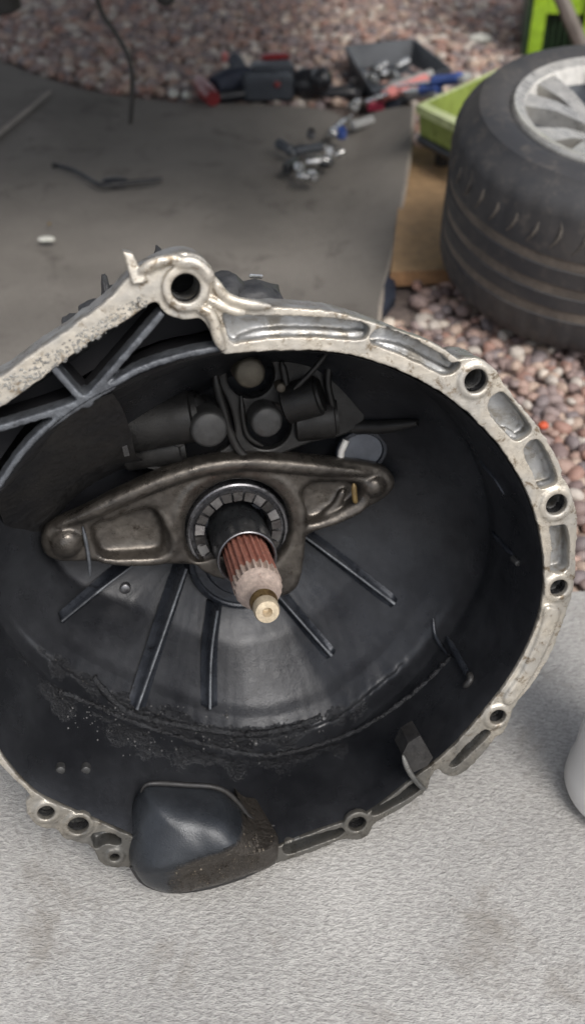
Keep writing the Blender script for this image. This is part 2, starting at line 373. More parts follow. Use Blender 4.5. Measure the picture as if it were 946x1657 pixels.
def fuse(objs, name, voxel, smooth_it, mat, parent, amp=0, asc=150, fac=.5):
    """melt closed pieces of one casting into a single mesh with soft fillets"""
    V = []; Fc = []
    for o in objs:
        b_ = bmesh.new(); b_.from_mesh(o.data); bmesh.ops.remove_doubles(b_, verts=b_.verts, dist=2e-5)
        ne = [e for e in b_.edges if not e.is_manifold]
        if ne: print('open edges', o.name, len(ne)); bmesh.ops.holes_fill(b_, edges=ne, sides=0)
        bmesh.ops.recalc_face_normals(b_, faces=b_.faces); b_.to_mesh(o.data); b_.free()
        k = len(V); V += [tuple(v.co) for v in o.data.vertices]; Fc += [tuple(i + k for i in p.vertices) for p in o.data.polygons]
        me = o.data; bpy.data.objects.remove(o); bpy.data.meshes.remove(me)
    me = bpy.data.meshes.new('tmp'); me.from_pydata(V, [], Fc); t = bpy.data.objects.new('tmp', me); COL.objects.link(t)
    r = t.modifiers.new('r', 'REMESH'); r.mode = 'VOXEL'; r.voxel_size = voxel; r.use_smooth_shade = True
    q = t.modifiers.new('s', 'SMOOTH'); q.factor = fac; q.iterations = smooth_it
    dg = bpy.context.evaluated_depsgraph_get(); out = bpy.data.meshes.new_from_object(t.evaluated_get(dg))
    bpy.data.objects.remove(t); bpy.data.meshes.remove(me)
    if amp:
        n = len(out.vertices); co = np.empty(n * 3); out.vertices.foreach_get('co', co); co = co.reshape(-1, 3); nv = np.empty(n * 3); out.vertices.foreach_get('normal', nv); nv = nv.reshape(-1, 3)
        d = np.array([noise.fractal(Vector(c) * asc, 1.0, 2.1, 3) for c in co]) * amp
        out.vertices.foreach_set('co', (co + nv * d[:, None]).ravel())
    out.materials.clear(); out.name = name; print('fused', name, len(out.polygons))
    return link(name, out, mat, parent, 0)
def PL(pts, w): return [L(x, y, w) for x, y in pts]
def circ(px, py, rpx, w, n=28, ry=None, amp=0):
    """round hole centred on a pixel, radius from pixels at that depth (true circle in the plane)"""
    c = L(px, py, w); a = L(px + rpx, py, w); r = (a - c).length
    r2 = (L(px, py + ry, w) - c).length if ry else r
    return [Vector((c.x + r * math.cos(2 * math.pi * k / n), c.y + r2 * math.sin(2 * math.pi * k / n), w)) for k in range(n)]

# ================================================================== SETTING
# ground sheet
mb = MB(); s_ = 300
mb.add([(-s_, -s_, -.012), (s_, -s_, -.012), (s_, s_, -.012), (-s_, s_, -.012)], [(0, 1, 2, 3)])
gravel = mb.build('gravel_ground', M['gravelbase'], None, 0); tag(gravel, 'pinkish brown gravel ground', None, kind='structure')

# carpet: thick sheet, wavy, edge on the right where the gravel starts
def sheet(name, X0, X1, Y0, Y1, nx, ny, zf, thick, mat, parent=None, warp=None):
    V = []; Fc = []
    for j in range(ny + 1):
        for i in range(nx + 1):
            x = X0 + (X1 - X0) * i / nx; y = Y0 + (Y1 - Y0) * j / ny
            if warp: x, y = warp(x, y, i / nx, j / ny)
            V.append((x, y, zf(x, y)))
    K = len(V); V += [(x, y, z - thick) for x, y, z in V]
    idx = lambda i, j: j * (nx + 1) + i
    for j in range(ny):
        for i in range(nx): 
            q = (idx(i, j), idx(i + 1, j), idx(i + 1, j + 1), idx(i, j + 1)); Fc.append(q); Fc.append(tuple(K + a for a in reversed(q)))
    bd = [idx(i, 0) for i in range(nx)] + [idx(nx, j) for j in range(ny)] + [idx(i, ny) for i in range(nx, 0, -1)] + [idx(0, j) for j in range(ny, 0, -1)]
    for a, b in zip(bd, bd[1:] + bd[:1]): Fc.append((b, a, K + a, K + b))
    return mesh(name, V, Fc, mat, parent, 50)
ce = at(935, 955); cl_ = .80
carpet = sheet('carpet', -1.3, 1.0, -.6, ce.y, 90, 60, lambda x, y: .0015 * noise.noise(Vector((x * 5, y * 5, 2))), .008, M['carpet'],
               warp=lambda x, y, a, b: (x, y + b * .006 * noise.noise(Vector((x * 9, 0, 5))) + b * .04 * (x - ce.x) * -1 * 0))
tag(carpet, 'light grey short pile carpet under the gearbox, edge meeting the gravel', 'carpet')

# mat: bilinear patch through four corners found on the ground, right far corner lifted
mc = [at(-260, 760), at(610, 640), at(668, 171, .015), at(-190, 40)]
mrE = [at(608, 640, .014), at(613, 500, .014), at(629, 425, .015), at(645, 350, .020), at(657, 280, .034), at(664, 230, .050), at(668, 171, .080)]
mlE = [at(-420, 640 + 30 * (6 - k) - 90 * k, .014) for k in range(7)]
top = [at(-300, 15, .014), at(-120, 55, .014), at(0, 100, .014), at(70, 125, .014), at(130, 143, .014), at(200, 156, .014), at(300, 166, .014), at(420, 170, .014), at(520, 176, .014), at(560, 190, .012), at(590, 186, .020), at(630, 175, .050), at(668, 171, .080)]
def poly_at(P, t):
    q = t * (len(P) - 1); i = min(int(q), len(P) - 2); return P[i].lerp(P[i + 1], q - i)
topc = catmull(top, 6, False); rE = catmull(mrE, 8, False)
bot = [at(-420, 800, .014), at(608, 640, .014)]
lE = [bot[0].lerp(top[0], k / 6) for k in range(7)]
NX, NY = 90, 70
V = []
for j in range(NY + 1):
    b = j / NY
    for i in range(NX + 1):
        a = i / NX
        # Coons patch
        p = (1 - b) * poly_at(bot, a) + b * poly_at(topc, a) + (1 - a) * poly_at(lE, b) + a * poly_at(rE, b) \
            - ((1 - a) * (1 - b) * bot[0] + a * (1 - b) * bot[1] + (1 - a) * b * top[0] + a * b * top[-1])
        p = p.copy(); p.z += .003 * noise.noise(Vector((p.x * 4, p.y * 4, 1))) * min(1, 3 * (1 - a) + .2)
        V.append(p)
K = len(V); V += [p - Vector((0, 0, .007)) for p in V]; Fc = []
idx = lambda i, j: j * (NX + 1) + i
for j in range(NY):
    for i in range(NX):
        q = (idx(i, j), idx(i + 1, j), idx(i + 1, j + 1), idx(i, j + 1)); Fc.append(q); Fc.append(tuple(K + a for a in reversed(q)))
bd = [idx(i, 0) for i in range(NX)] + [idx(NX, j) for j in range(NY)] + [idx(i, NY) for i in range(NX, 0, -1)] + [idx(0, j) for j in range(NY, 0, -1)]
for a, b in zip(bd, bd[1:] + bd[:1]): Fc.append((b, a, K + a, K + b))
mt = empty('rubber_mat', tuple(at(300, 400))); tag(mt, 'large dark taupe mat with a curled right corner behind the gearbox', 'mat')
def child_world(o, parent):
    o.parent = parent; o.matrix_parent_inverse = parent.matrix_basis.inverted()
o = mesh('sheet', V, Fc, M['mat'], None, 60); child_world(o, mt)
M['matedge'] = cast('pale_mat_edge', (.32, .28, .24), (.24, .21, .18), .8, 0, 20, 200, 900, .4, .0005)
mb = MB(); mb.tube([p + Vector((.001, 0, -.003)) for p in rE], .0038, 6); o = mb.build('edge_binding', M['matedge']); child_world(o, mt)
# faint seam strip on the mat, upper left
a_, b_ = at(-30, 240, .0165), at(82, 148, .0165)
d_ = (b_ - a_).normalized(); nrm = Vector((-d_.y, d_.x, 0)) * .008
mb = MB(); mb.add([a_ - nrm, b_ - nrm * .5, b_ + nrm * .5, a_ + nrm, a_ - nrm + Vector((0, 0, .0012)), b_ - nrm * .5 + Vector((0, 0, .0012)), b_ + nrm * .5 + Vector((0, 0, .0012)), a_ + nrm + Vector((0, 0, .0012))],
                  [(4, 5, 6, 7), (0, 1, 5, 4), (1, 2, 6, 5), (2, 3, 7, 6), (3, 0, 4, 7)])
o = mb.build('seam_strip', M['matedge']); child_world(o, mt)

# ================================================================== GEARBOX
GB = empty('gearbox'); GB.matrix_world = BM
tag(GB, 'large dirty gearbox with open bell housing and splined shaft on grey carpet', 'gearbox')
# ---- flange outlines
OUT = [(-210, 740), (-110, 665), (0, 610), (50, 575), (100, 541), (150, 505), (185, 475), (205, 452), (228, 436), (262, 418), (300, 408), (328, 418), (345, 440),
       (352, 470), (368, 489), (400, 497), (473, 499), (540, 505), (600, 521), (650, 540), (700, 565), (732, 586), (752, 580), (778, 582), (800, 597), (813, 618), (838, 652), (868, 688),
       (886, 716), (903, 746), (912, 775), (924, 797), (932, 830), (933, 870), (931, 915), (927, 950), (918, 985), (905, 1020), (888, 1062), (862, 1105), (838, 1135), (825, 1158),
       (818, 1180), (800, 1196), (780, 1221), (750, 1250), (724, 1256), (708, 1246), (698, 1256), (688, 1280), (650, 1308), (608, 1332), (596, 1352), (575, 1360), (552, 1360), (500, 1381), (445, 1398), (380, 1422),
       (320, 1438), (270, 1442), (235, 1428), (212, 1405), (180, 1404), (160, 1392), (148, 1370), (128, 1364), (103, 1356), (92, 1343), (70, 1340), (48, 1325), (42, 1300), (48, 1287),
       (24, 1262), (0, 1236), (-60, 1160), (-120, 1040), (-150, 900)]
INN = [(-150, 770), (-80, 712), (0, 660), (50, 626), (100, 587), (165, 541), (205, 518), (248, 490), (262, 500), (276, 511), (300, 518), (326, 516), (342, 540), (356, 567), (374, 573),
       (420, 569), (500, 567), (560, 573), (610, 586), (655, 604), (700, 627), (735, 650), (770, 681), (802, 715), (828, 752), (850, 792), (866, 835), (876, 880), (880, 925), (878, 965), (868, 1010), (850, 1053), (825, 1097), (797, 1135),
       (757, 1182), (718, 1222), (665, 1263), (600, 1313), (555, 1331), (500, 1350), (440, 1374), (370, 1390), (300, 1388), (240, 1368), (205, 1350), (150, 1326), (95, 1302), (50, 1277), (0, 1218), (-50, 1130), (-95, 1020), (-115, 900), (-125, 830)]
def sm(P, w, n=5, amp=.0006, seed=0): return rough2(catmull(PL(P, w), n), amp, 220, seed)
outer = sm(OUT, 0, 6, .0012, 1); inner = sm(INN, 0, 6, .0009, 2)
pockets = [
    [(362, 505), (400, 511), (480, 511), (555, 517), (590, 524), (598, 530), (594, 545), (580, 551), (530, 547), (470, 546), (400, 552), (378, 556), (368, 540)],
    [(604, 537), (625, 531), (660, 540), (695, 553), (725, 570), (744, 586), (738, 600), (720, 607), (690, 595), (650, 575), (610, 560), (598, 551)],
    [(812, 635), (796, 643), (789, 655), (793, 670), (808, 690), (832, 713), (845, 711), (860, 695), (848, 674), (830, 652)],
    [(868, 711), (855, 716), (848, 726), (850, 743), (861, 764), (872, 790), (888, 788), (901, 778), (894, 752), (882, 727)],
    [(888, 853), (900, 851), (914, 850), (920, 870), (920, 900), (917, 922), (892, 926), (891, 905), (893, 885), (891, 868)],
    [(782, 1182), (793, 1187), (769, 1212), (738, 1240), (727, 1238), (744, 1217), (765, 1196)],
    [(668, 1268), (681, 1276), (650, 1298), (606, 1320), (604, 1310), (640, 1290)],
    [(552, 1340), (552, 1352), (510, 1368), (464, 1383), (461, 1363), (500, 1354)],
    [(150, 1350), (175, 1347), (194, 1356), (194, 1368), (172, 1366), (156, 1374), (150, 1362)],
]
bolts = [(301, 467, 24), (770, 617, 19), (900, 817, 17), (904, 952, 14), (805, 1161, 13), (578, 1334, 14), (75, 1316, 14), (127, 1337, 17), (186, 1388, 8)]
pk = [rough2(catmull(PL(p, 0), 4), .0006, 250, 3 + k) for k, p in enumerate(pockets)]
bh = [circ(x, y, r, 0) for x, y, r in bolts]
FL = []
FL.append(plate('flange_face', outer, [inner] + pk + bh, 0, -.0134, M['rim'], GB, 0))
def scaled(P, s, w=None): return [Vector((p.x * s, p.y * s, p.z if w is None else w)) for p in P]
bh2 = [circ(x, y, r * .93, 0) for x, y, r in bolts]
inner2 = scaled(inner, 1.008)
FL.append(plate('flange_back', scaled(outer, .997), [inner2] + bh2, -.0130, -.036, M['rim_side'], GB, 0))
# raised bosses round the bolt holes
for k, (x, y, r) in enumerate(bolts):
    ro = r + (14 if k == 0 else 9 if k < 4 else 8)
    h = .0035 if k == 0 else .0016
    FL.append(plate('bolt_boss', rough2(circ(x, y, ro, h, 36), .0006, 250, k), [circ(x, y, r, h, 28)], h, -.004, M['rim'], GB, .0007))
    # threaded bore liner
    c = L(x, y, 0); rr = (L(x + r, y, 0) - c).length
    mb = MB(); mb.lathe((c.x, c.y, -.004), (0, 0, -1), [(j * .0016, rr * (.985 if j % 2 else .94)) for j in range(14)], 28, False, False)
    mb.build('bore_thread', M['steel'], GB, 50)
# smooth raised land on the lower right of the flange
land = PL([(880, 980), (903, 986), (898, 1010), (880, 1055), (858, 1095), (838, 1125), (822, 1140), (812, 1128), (838, 1090), (860, 1045), (873, 1010)], 0)
FL.append(plate('flange_land', catmull(land, 5), [], .003, -.004, M['rim_side'], GB, .0022))
# long ridges inside the top pockets
def ridge(name, pts, w, r, mat, flat=1.0, n=8, seg=6, taper=True):
    P = catmull([L(x, y, w) for x, y in pts], seg, False); mb = MB()
    k = len(P); rs = [r * ((.35 + .65 * min(1, 6 * min(i, k - 1 - i) / k)) if taper else 1) for i in range(k)]
    mb.tube(P, rs, n, flat, Vector((0, 0, 1))); return mb.build(name, mat, GB, 60)
def FLR(*a, **k): FL.append(ridge(*a, **k))
FLR('pocket_ridge', [(385, 547), (430, 538), (500, 537), (560, 541), (588, 537)], -.010, .0028, M['rim_side'])
FLR('pocket_ridge', [(606, 552), (650, 566), (690, 586), (722, 602), (735, 597)], -.010, .0024, M['rim_side'])
FLR('pocket_ridge', [(808, 690), (826, 702), (836, 708), (850, 699)], -.009, .0022, M['rim_side'])
FLR('pocket_ridge', [(868, 783), (880, 783), (896, 777)], -.009, .0022, M['rim_side'])
# swept web that joins the boss to the top of the rim
FLR('boss_web', [(318, 500), (336, 505), (346, 520), (352, 545), (362, 568)], .0015, .0036, M['rim'], .8)
FLR('boss_web', [(345, 448), (356, 470), (372, 484), (400, 492), (440, 497)], .001, .0034, M['rim'], .8)
FLR('boss_web', [(335, 484), (352, 492), (372, 502), (398, 508)], .001, .0028, M['rim'], .8)
FLR('boss_crest', [(285, 428), (310, 424), (332, 438), (342, 458)], .003, .0040, M['rim'], .7)
# upright tab left of the boss
mb = MB(); T = [L(197, 403, -.008), L(214, 407, -.008), L(222, 425, -.008), L(238, 452, -.006), L(213, 456, -.006)]
mb.add([p + Vector((0, 0, .009)) for p in T] + [p - Vector((0, 0, .002)) for p in T], [(0, 1, 2, 3, 4), (9, 8, 7, 6, 5)] + [(k, 5 + k, 5 + (k + 1) % 5, (k + 1) % 5) for k in range(5)])
FL.append(mb.build('lug', M['rim'], GB, 20))
RG = ridge('boss_web', [(226, 440), (250, 426), (275, 420), (300, 422)], .002, .0035, M['rim'], .8); FL.append(RG)
fuse(FL, 'flange', .00095, 2, M['rim'], GB, .0002, 120)
# eroded crust on the left arm: chips of pitted metal
random.seed(3)
mb = MB()
for k in range(420):
    t = random.random(); x = 250 * t - 10; yl = 612 + (462 - 612) * t; yh = 664 + (492 - 664) * t
    y = yl + (yh - yl) * random.uniform(.25, 1); p = L(x, y, 0); r = random.uniform(.0004, .0015)
    n = 6; A = random.random() * 6
    mb.add([p + Vector((math.cos(A + q) * r * random.uniform(.7, 1.6), math.sin(A + q) * r * random.uniform(.6, 1.2), -.0005)) for q in [2 * math.pi * i / n for i in range(n)]] + [p + Vector((0, 0, r * .8))],
           [(i, (i + 1) % n, n) for i in range(n)])
o = mb.build('corroded_scale', M['rim_side'], GB, 20); o['kind'] = 'stuff'

# ---- bell shell
NN = 400
R0 = [(-60, 880), (-30, 830), (0, 788), (40, 733), (90, 682), (140, 647), (185, 624), (270, 587), (355, 568), (420, 566)] + INN[16:48] + [(0, 1218), (-45, 1130), (-70, 1030), (-72, 950)]
S1P = [(800, 820), (797, 900), (772, 985), (722, 1070), (640, 1145), (540, 1197), (430, 1224), (320, 1208), (210, 1168), (120, 1125), (40, 1060), (-15, 980), (-40, 900), (-20, 820), (40, 750), (110, 700),
       (200, 640), (300, 590), (400, 560), (500, 548), (600, 565), (700, 625), (765, 715)]
S2P = [(640, 790), (655, 870), (640, 960), (565, 1050), (470, 1110), (345, 1142), (225, 1138), (140, 1075), (98, 1005), (75, 930), (85, 850), (140, 780), (210, 730), (300, 650), (400, 600), (500, 595), (580, 640), (620, 710)]
def ringof(P, w, s=1):
    Q = resample(catmull(PL(P, w), 6), 400); c = sum(Q, Vector()) / 400; return by_angle(Q, NN, (c.x, c.y))
r0 = ringof(R0, 0); r1 = ringof(S1P, -.09)
a0_ = np.array([(math.atan2(p.y, p.x), math.hypot(p.x, p.y)) for p in r0]); a0_ = a0_[np.argsort(a0_[:, 0])]
for p in r1:
    lim = np.interp(math.atan2(p.y, p.x), a0_[:, 0], a0_[:, 1], period=2 * math.pi) * .972; r_ = math.hypot(p.x, p.y)
    if r_ > lim: p.x *= lim / r_; p.y *= lim / r_; S2W = [-.134, -.133, -.135, -.140, -.150, -.160, -.166, -.166, -.166, -.166, -.166, -.166, -.166, -.166, -.166, -.160, -.150, -.142]
def ringw(P, Wd):
    Q = resample(catmull([L(x, y, w) for (x, y), w in zip(P, Wd)], 6), 400); c = sum(Q, Vector()) / 400
    A = np.array([tuple(p) for p in Q]); an = np.arctan2(A[:, 1] - c.y, A[:, 0] - c.x); r = np.hypot(A[:, 1] - c.y, A[:, 0] - c.x); o = np.argsort(an)
    q = np.linspace(-math.pi, math.pi, NN, endpoint=False); rr = np.interp(q, an[o], r[o], period=2 * math.pi); zz = np.interp(q, an[o], A[o, 2], period=2 * math.pi)
    return [Vector((c.x + rr[k] * math.cos(q[k]), c.y + rr[k] * math.sin(q[k]), zz[k])) for k in range(NN)]
r2 = ringw(S2P, S2W)
SW = []
for k in range(NN):
    a = -math.pi + 2 * math.pi * k / NN; m_ = max(0, min(1, (math.cos(a + 1.05) + .86) / .95)); SW.append(m_ * m_ * (3 - 2 * m_))
def bowl(Rg, T, base):
    out = []
    for k, p in enumerate(Rg):
        a = -math.pi + 2 * math.pi * k / NN; c = Vector((.045 * math.cos(a), .045 * math.sin(a), -.185)); q = r1[k].lerp(c, T)
        q.z = r1[k].z + (c.z - r1[k].z) * math.sin(math.pi / 2 * T) ** .72
        o_ = base[k].lerp(q, SW[k]); o_.z += p.z - base[k].z; out.append(o_)
    return out
def lerp_ring(a, b, t, dw=0, s=1): return [Vector(((p.x + (q.x - p.x) * t) * s, (p.y + (q.y - p.y) * t) * s, p.z + (q.z - p.z) * t + dw)) for p, q in zip(a, b)]
def wob(Rg, amp, sc=40, seed=0): return [Vector((p.x, p.y, p.z + amp * noise.noise(Vector((p.x * sc, p.y * sc, seed))))) for p in Rg]
win = L(583, 727, -.14)
rings = [scaled(r0, .9945, -.0018)]
for t in (.08, .2, .35, .5, .65, .8, .92): rings.append(lerp_ring(r0, r1, t, 0, .990))
def grit(Rg, amp, dz=0):
    out = []
    for p in Rg:
        m_ = max(0, min(1, (-p.y - .02) / .06)) * (1 if p.x < .10 else max(0, 1 - (p.x - .10) / .08))
        n_ = noise.fractal(Vector((p.x * 130, p.y * 130, 1)), 1.0, 2.1, 4) + .6 * noise.noise(Vector((p.x * 45, p.y * 45, 4)))
        out.append(Vector((p.x, p.y, p.z + dz * (.04 + .96 * m_) + amp * n_ * (.06 + m_))))
    return out
for t, dz_, a_ in [(0, .002, .001), (.01, .0045, .0015), (.025, .004, .0016), (.04, .001, .0018), (.055, -.003, .002), (.07, -.005, .002), (.085, -.0045, .002), (.10, -.002, .002), (.115, .001, .002), (.13, .004, .002), (.145, .006, .0018), (.16, .007, .0016), (.175, .0075, .0014), (.19, .008, .0012), (.205, .0085, .001), (.22, .009, .001), (.24, .0095, .0008), (.26, .010, .0007), (.29, .0105, .0006), (.32, .011, .0005)]:
    rings.append(bowl(grit(lerp_ring(r1, r2, t), a_, dz_ * .6), t * .5, lerp_ring(r1, r2, t)))
for t in (.36, .42, .48, .54, .6, .66, .72, .78, .84, .9, .95): rings.append(bowl(grit(lerp_ring(r1, r2, t), .0003, .006 * math.sin(math.pi * t)), t * .5, lerp_ring(r1, r2, t)))
rings += [bowl(lerp_ring(r2, r2, 0), .5, r2)]
cring = [Vector((.045 * math.cos(a), .045 * math.sin(a), -.185)) for a in [-math.pi + 2 * math.pi * k / NN for k in range(NN)]]
for t in (.05, .12, .2, .3, .4, .5, .6, .7, .8, .9, 1): rings.append(bowl(grit(lerp_ring(r2, cring, t), .0003), .5 + t * .5, lerp_ring(r2, cring, t)))
def inwin(c):
    d = c - win; return (d.x / .027) ** 2 + (d.y / .024) ** 2 < 1 and c.z < -.08
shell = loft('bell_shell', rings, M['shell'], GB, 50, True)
n0_ = 8; n1_ = n0_ + 20; n2_ = n1_ + 11
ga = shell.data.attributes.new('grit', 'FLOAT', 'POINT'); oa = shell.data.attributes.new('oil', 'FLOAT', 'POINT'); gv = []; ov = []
for q, v in enumerate(shell.data.vertices):
    r_, k = divmod(q, NN); p = v.co; k = min(k, NN - 1)
    m_ = max(0, min(1, (-p.y - .015) / .07)) * max(0, min(1, 1 - (p.x - .03) / .12))
    rowf = max(0, 1 - abs(r_ - (n0_ + 8)) / 11) if r_ >= n0_ else max(0, 1 - (n0_ - r_) / 4)
    gv.append(max(0, min(1, m_ * (.72 * rowf) + .6 * m_ * min(1, 2 * rowf) * noise.noise(p * 55))))
    ov.append(max(0, min(1, (r_ - n1_ - 6 + 6 * noise.noise(p * 25)) / 8)) * (1 - SW[k]) * max(0, min(1, (.08 - p.y) / .04)))  # left floor colour darkened to stand in for weaker reflection than the wall
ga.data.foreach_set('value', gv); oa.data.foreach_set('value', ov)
from mathutils.bvhtree import BVHTree
BV = BVHTree.FromPolygons([v.co.copy() for v in shell.data.vertices], [tuple(p.vertices) for p in shell.data.polygons]); CL = BI @ CAM
def surf(x, y, h=0.0):
    d = (L(x, y, 0) - CL).normalized(); r = BV.ray_cast(CL, d)
    return L(x, y, (r[0].z if r[0] else -.15) + h)
# crusted ledge of grime where wall meets cone (bottom)
P = [surf(x, y, 0) for x, y in [(95, 1118), (150, 1140), (210, 1166), (300, 1196), (380, 1216), (440, 1222), (520, 1204), (600, 1170), (680, 1112), (730, 1062)]]
P = catmull(P, 14, False); mb = MB(); rs = [.0022 + .0016 * noise.noise(Vector((i * .7, 0, 0))) for i in range(len(P))]
P = [p + Vector((.0015 * noise.noise(Vector((i * .5, 3, 0))), .002 * noise.noise(Vector((i * .6, 7, 0))), 0)) for i, p in enumerate(P)]
mb.tube(P, rs, 8); mb.build('ledge_ridge', M['crust'], GB, 60)
P = [surf(x, y, 0) for x, y in [(150, 1095), (200, 1148), (260, 1168), (330, 1180), (400, 1188), (470, 1178), (520, 1160)]]
P = catmull(P, 14, False); mb = MB(); rs = [.003 + .0025 * noise.noise(Vector((i * .7, 5, 0))) for i in range(len(P))]
mb.tube(P, rs, 8); mb.build('ledge_ridge', M['crust'], GB, 60)
# grime lumps
random.seed(11); mb = MB()
for k in range(170):
    a = random.random()
    x = 110 + 420 * a; y = 1150 + 70 * math.sin(math.pi * (a * .8 + .1)) * random.uniform(-.2, 1.0) + random.gauss(0, 10)
    p = surf(x, y, .0005); r = random.uniform(.0003, .0011)
    n = 5; A = random.random() * 6
    mb.add([p + Vector((math.cos(A + q) * r, math.sin(A + q) * r, -.001)) for q in [2 * math.pi * i / n for i in range(n)]] + [p + Vector((0, r * .3, r))], [(i, (i + 1) % n, n) for i in range(n)])
o = mb.build('grime_crumbs', M['crumb'], GB, 0); o['kind'] = 'stuff'

# ---- outside of the housing and the case behind
ob = by_angle(resample([Vector((p.x, p.y, 0)) for p in outer], 400), NN)
tilt_c = Vector((0, .03, 0))
def outer_ring(s, w, cy=0.0): return [Vector((p.x * s, p.y * s + cy, w)) for p in ob]
M['case'] = cast('dark_case', (.06, .06, .062), (.035, .036, .04), .55, .3, 20, 120, 700, .5, .0008)
def rec(P): return by_angle(resample(P, 900), NN)
def rmax(A, B, w): return [Vector((*((a if a.xy.length > b.xy.length else b).xy), w)) for a, b in zip(A, B)]
hr = [outer_ring(.985, -.0355), rmax(rec(lerp_ring(r0, r1, .55, 0, 1.05)), outer_ring(.89, -.05), -.05), rmax(rec(scaled(r1, 1.05)), outer_ring(.72, -.1), -.097), rec(scaled(r2, 1.07, -.18)), rec(scaled(r2, .7, -.21))]
loft('housing_shell', hr, M['case'], GB, 50)
mb = MB(); mb.lathe((0, .075, -.19), (0, 0, -1), [(0, .10), (.02, .112), (.10, .105), (.22, .092), (.30, .088), (.31, .06), (.42, .05), (.43, .03)], 28, mod=lambda k, t: 1 + .06 * math.cos(k * math.pi / 3.5))
mb.build('gear_case', M['case'], GB, 40)
# parts of the case that show above the rim
def blob(mb, c, s3, seed, amp=.25, nu=16, nv=24, pw=.6):
    V = []; Fc = []; c = Vector(c)
    for i in range(nu + 1):
        for k in range(nv):
            th_, ph = math.pi * i / nu, 2 * math.pi * k / nv; d = Vector((math.sin(th_) * math.cos(ph), math.sin(th_) * math.sin(ph), math.cos(th_)))
            q = Vector([math.copysign(abs(v) ** .8, v) for v in d]); s2 = 1 + amp * noise.noise(d * 2.3 + Vector((seed, 0, 0)))
            V.append(c + Vector((q.x * s3[0] / 2, q.y * s3[1] / 2, q.z * s3[2] / 2)) * s2)
    for i in range(nu):
        for k in range(nv): Fc.append((i * nv + k, (i + 1) * nv + k, (i + 1) * nv + (k + 1) % nv, i * nv + (k + 1) % nv))
    mb.add(V, Fc); return mb
for (x, y, w, sx, sy, sz) in [(360, 438, -.12, .030, .022, .05), (398, 452, -.12, .050, .024, .05), (434, 462, -.12, .018, .018, .04), (300, 404, -.14, .026, .016, .04),
                                  (256, 396, -.14, .007, .02, .03), (168, 440, -.12, .006, .016, .03), (186, 458, -.12, .022, .012, .03), (152, 482, -.10, .024, .012, .03), (120, 505, -.1, .02, .01, .03)]:
    blob(MB(), L(x, y + 4, w) - Vector((0, sy / 2 + .004, 0)), (sx, sy + .008, sz), x, .22).build('case_rib', M['case'], GB, 60)
mb = MB(); mb.box(L(414, 447, -.096), (.010, .003, .003), -.15, .001); mb.build('sensor_clip', M['chrome'], GB, 30)

def fin(name, pts, w0, w1, th, mat, seg=5):
    P = catmull([L(x, y, w0) for x, y in pts], seg, False); V = []; Fc = []
    for i, p in enumerate(P):
        d = (P[min(i + 1, len(P) - 1)] - P[max(i - 1, 0)]); nn = Vector((-d.y, d.x, 0)).normalized() * th / 2
        z1 = w1 if not isinstance(w1, tuple) else w1[0] + (w1[1] - w1[0]) * i / (len(P) - 1)
        V += [p + nn, p - nn, Vector((p.x, p.y, z1)) - nn, Vector((p.x, p.y, z1)) + nn]
    for i in range(len(P) - 1):
        for k in range(4): Fc.append((i * 4 + k, i * 4 + (k + 1) % 4, i * 4 + 4 + (k + 1) % 4, i * 4 + 4 + k))
    Fc += [(0, 1, 2, 3), tuple(4 * (len(P) - 1) + k for k in (3, 2, 1, 0))]
    return mesh(name, V, Fc, mat, GB, 30)
WB = []
def bar(pts, w0=-.003, th=.0052):
    P = catmull([L(x, y, w0) for x, y in pts], 6, False); V = []; Fc = []
    for i, p in enumerate(P):
        d = (P[min(i + 1, len(P) - 1)] - P[max(i - 1, 0)]); nn = Vector((-d.y, d.x, 0)).normalized() * th / 2; z = Vector((0, 0, .014))
        V += [p + nn * .8, p - nn * .8, p - nn * 1.25 - z, p + nn * 1.25 - z]
    for i in range(len(P) - 1):
        for k in range(4): Fc.append((i * 4 + k, i * 4 + (k + 1) % 4, i * 4 + 4 + (k + 1) % 4, i * 4 + 4 + k))
    Fc += [(0, 1, 2, 3), tuple(4 * (len(P) - 1) + k for k in (3, 2, 1, 0))]
    WB.append(mesh('web', V, Fc, M['rib'], GB, 30))
# ---- webs across the upper left opening
bar([(-30, 702), (0, 694), (60, 676), (110, 660), (142, 646)])
bar([(140, 648), (180, 603), (222, 555), (264, 506)])
bar([(84, 592), (104, 616), (124, 638), (140, 650)])
bar([(180, 626), (222, 601), (275, 582), (330, 569), (362, 565)])
bar([(-30, 830), (0, 786), (30, 742), (60, 708), (95, 680), (140, 650), (182, 626)])
mb = MB(); c = L(140, 650, -.004); mb.lathe(c - Vector((0, 0, .02)), (0, 0, 1), [(0, .006), (.015, .0055), (.021, .004)], 14); WB.append(mb.build('web_node', M['rib'], GB, 60)); fuse(WB, 'web_frame', .0011, 3, M['rib'], GB, .0003, 200)
# deep webs behind the edges (plate walls that run back from each web)
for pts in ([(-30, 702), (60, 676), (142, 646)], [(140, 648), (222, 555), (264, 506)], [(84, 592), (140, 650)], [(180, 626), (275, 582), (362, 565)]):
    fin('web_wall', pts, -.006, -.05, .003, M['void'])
# floor behind the webs
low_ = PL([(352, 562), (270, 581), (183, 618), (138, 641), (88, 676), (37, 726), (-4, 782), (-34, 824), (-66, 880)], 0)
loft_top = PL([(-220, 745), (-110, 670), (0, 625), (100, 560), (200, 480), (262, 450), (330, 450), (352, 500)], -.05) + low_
plate('web_floor', catmull(loft_top, 3), [], -.05, -.054, M['void'], GB, .0005)
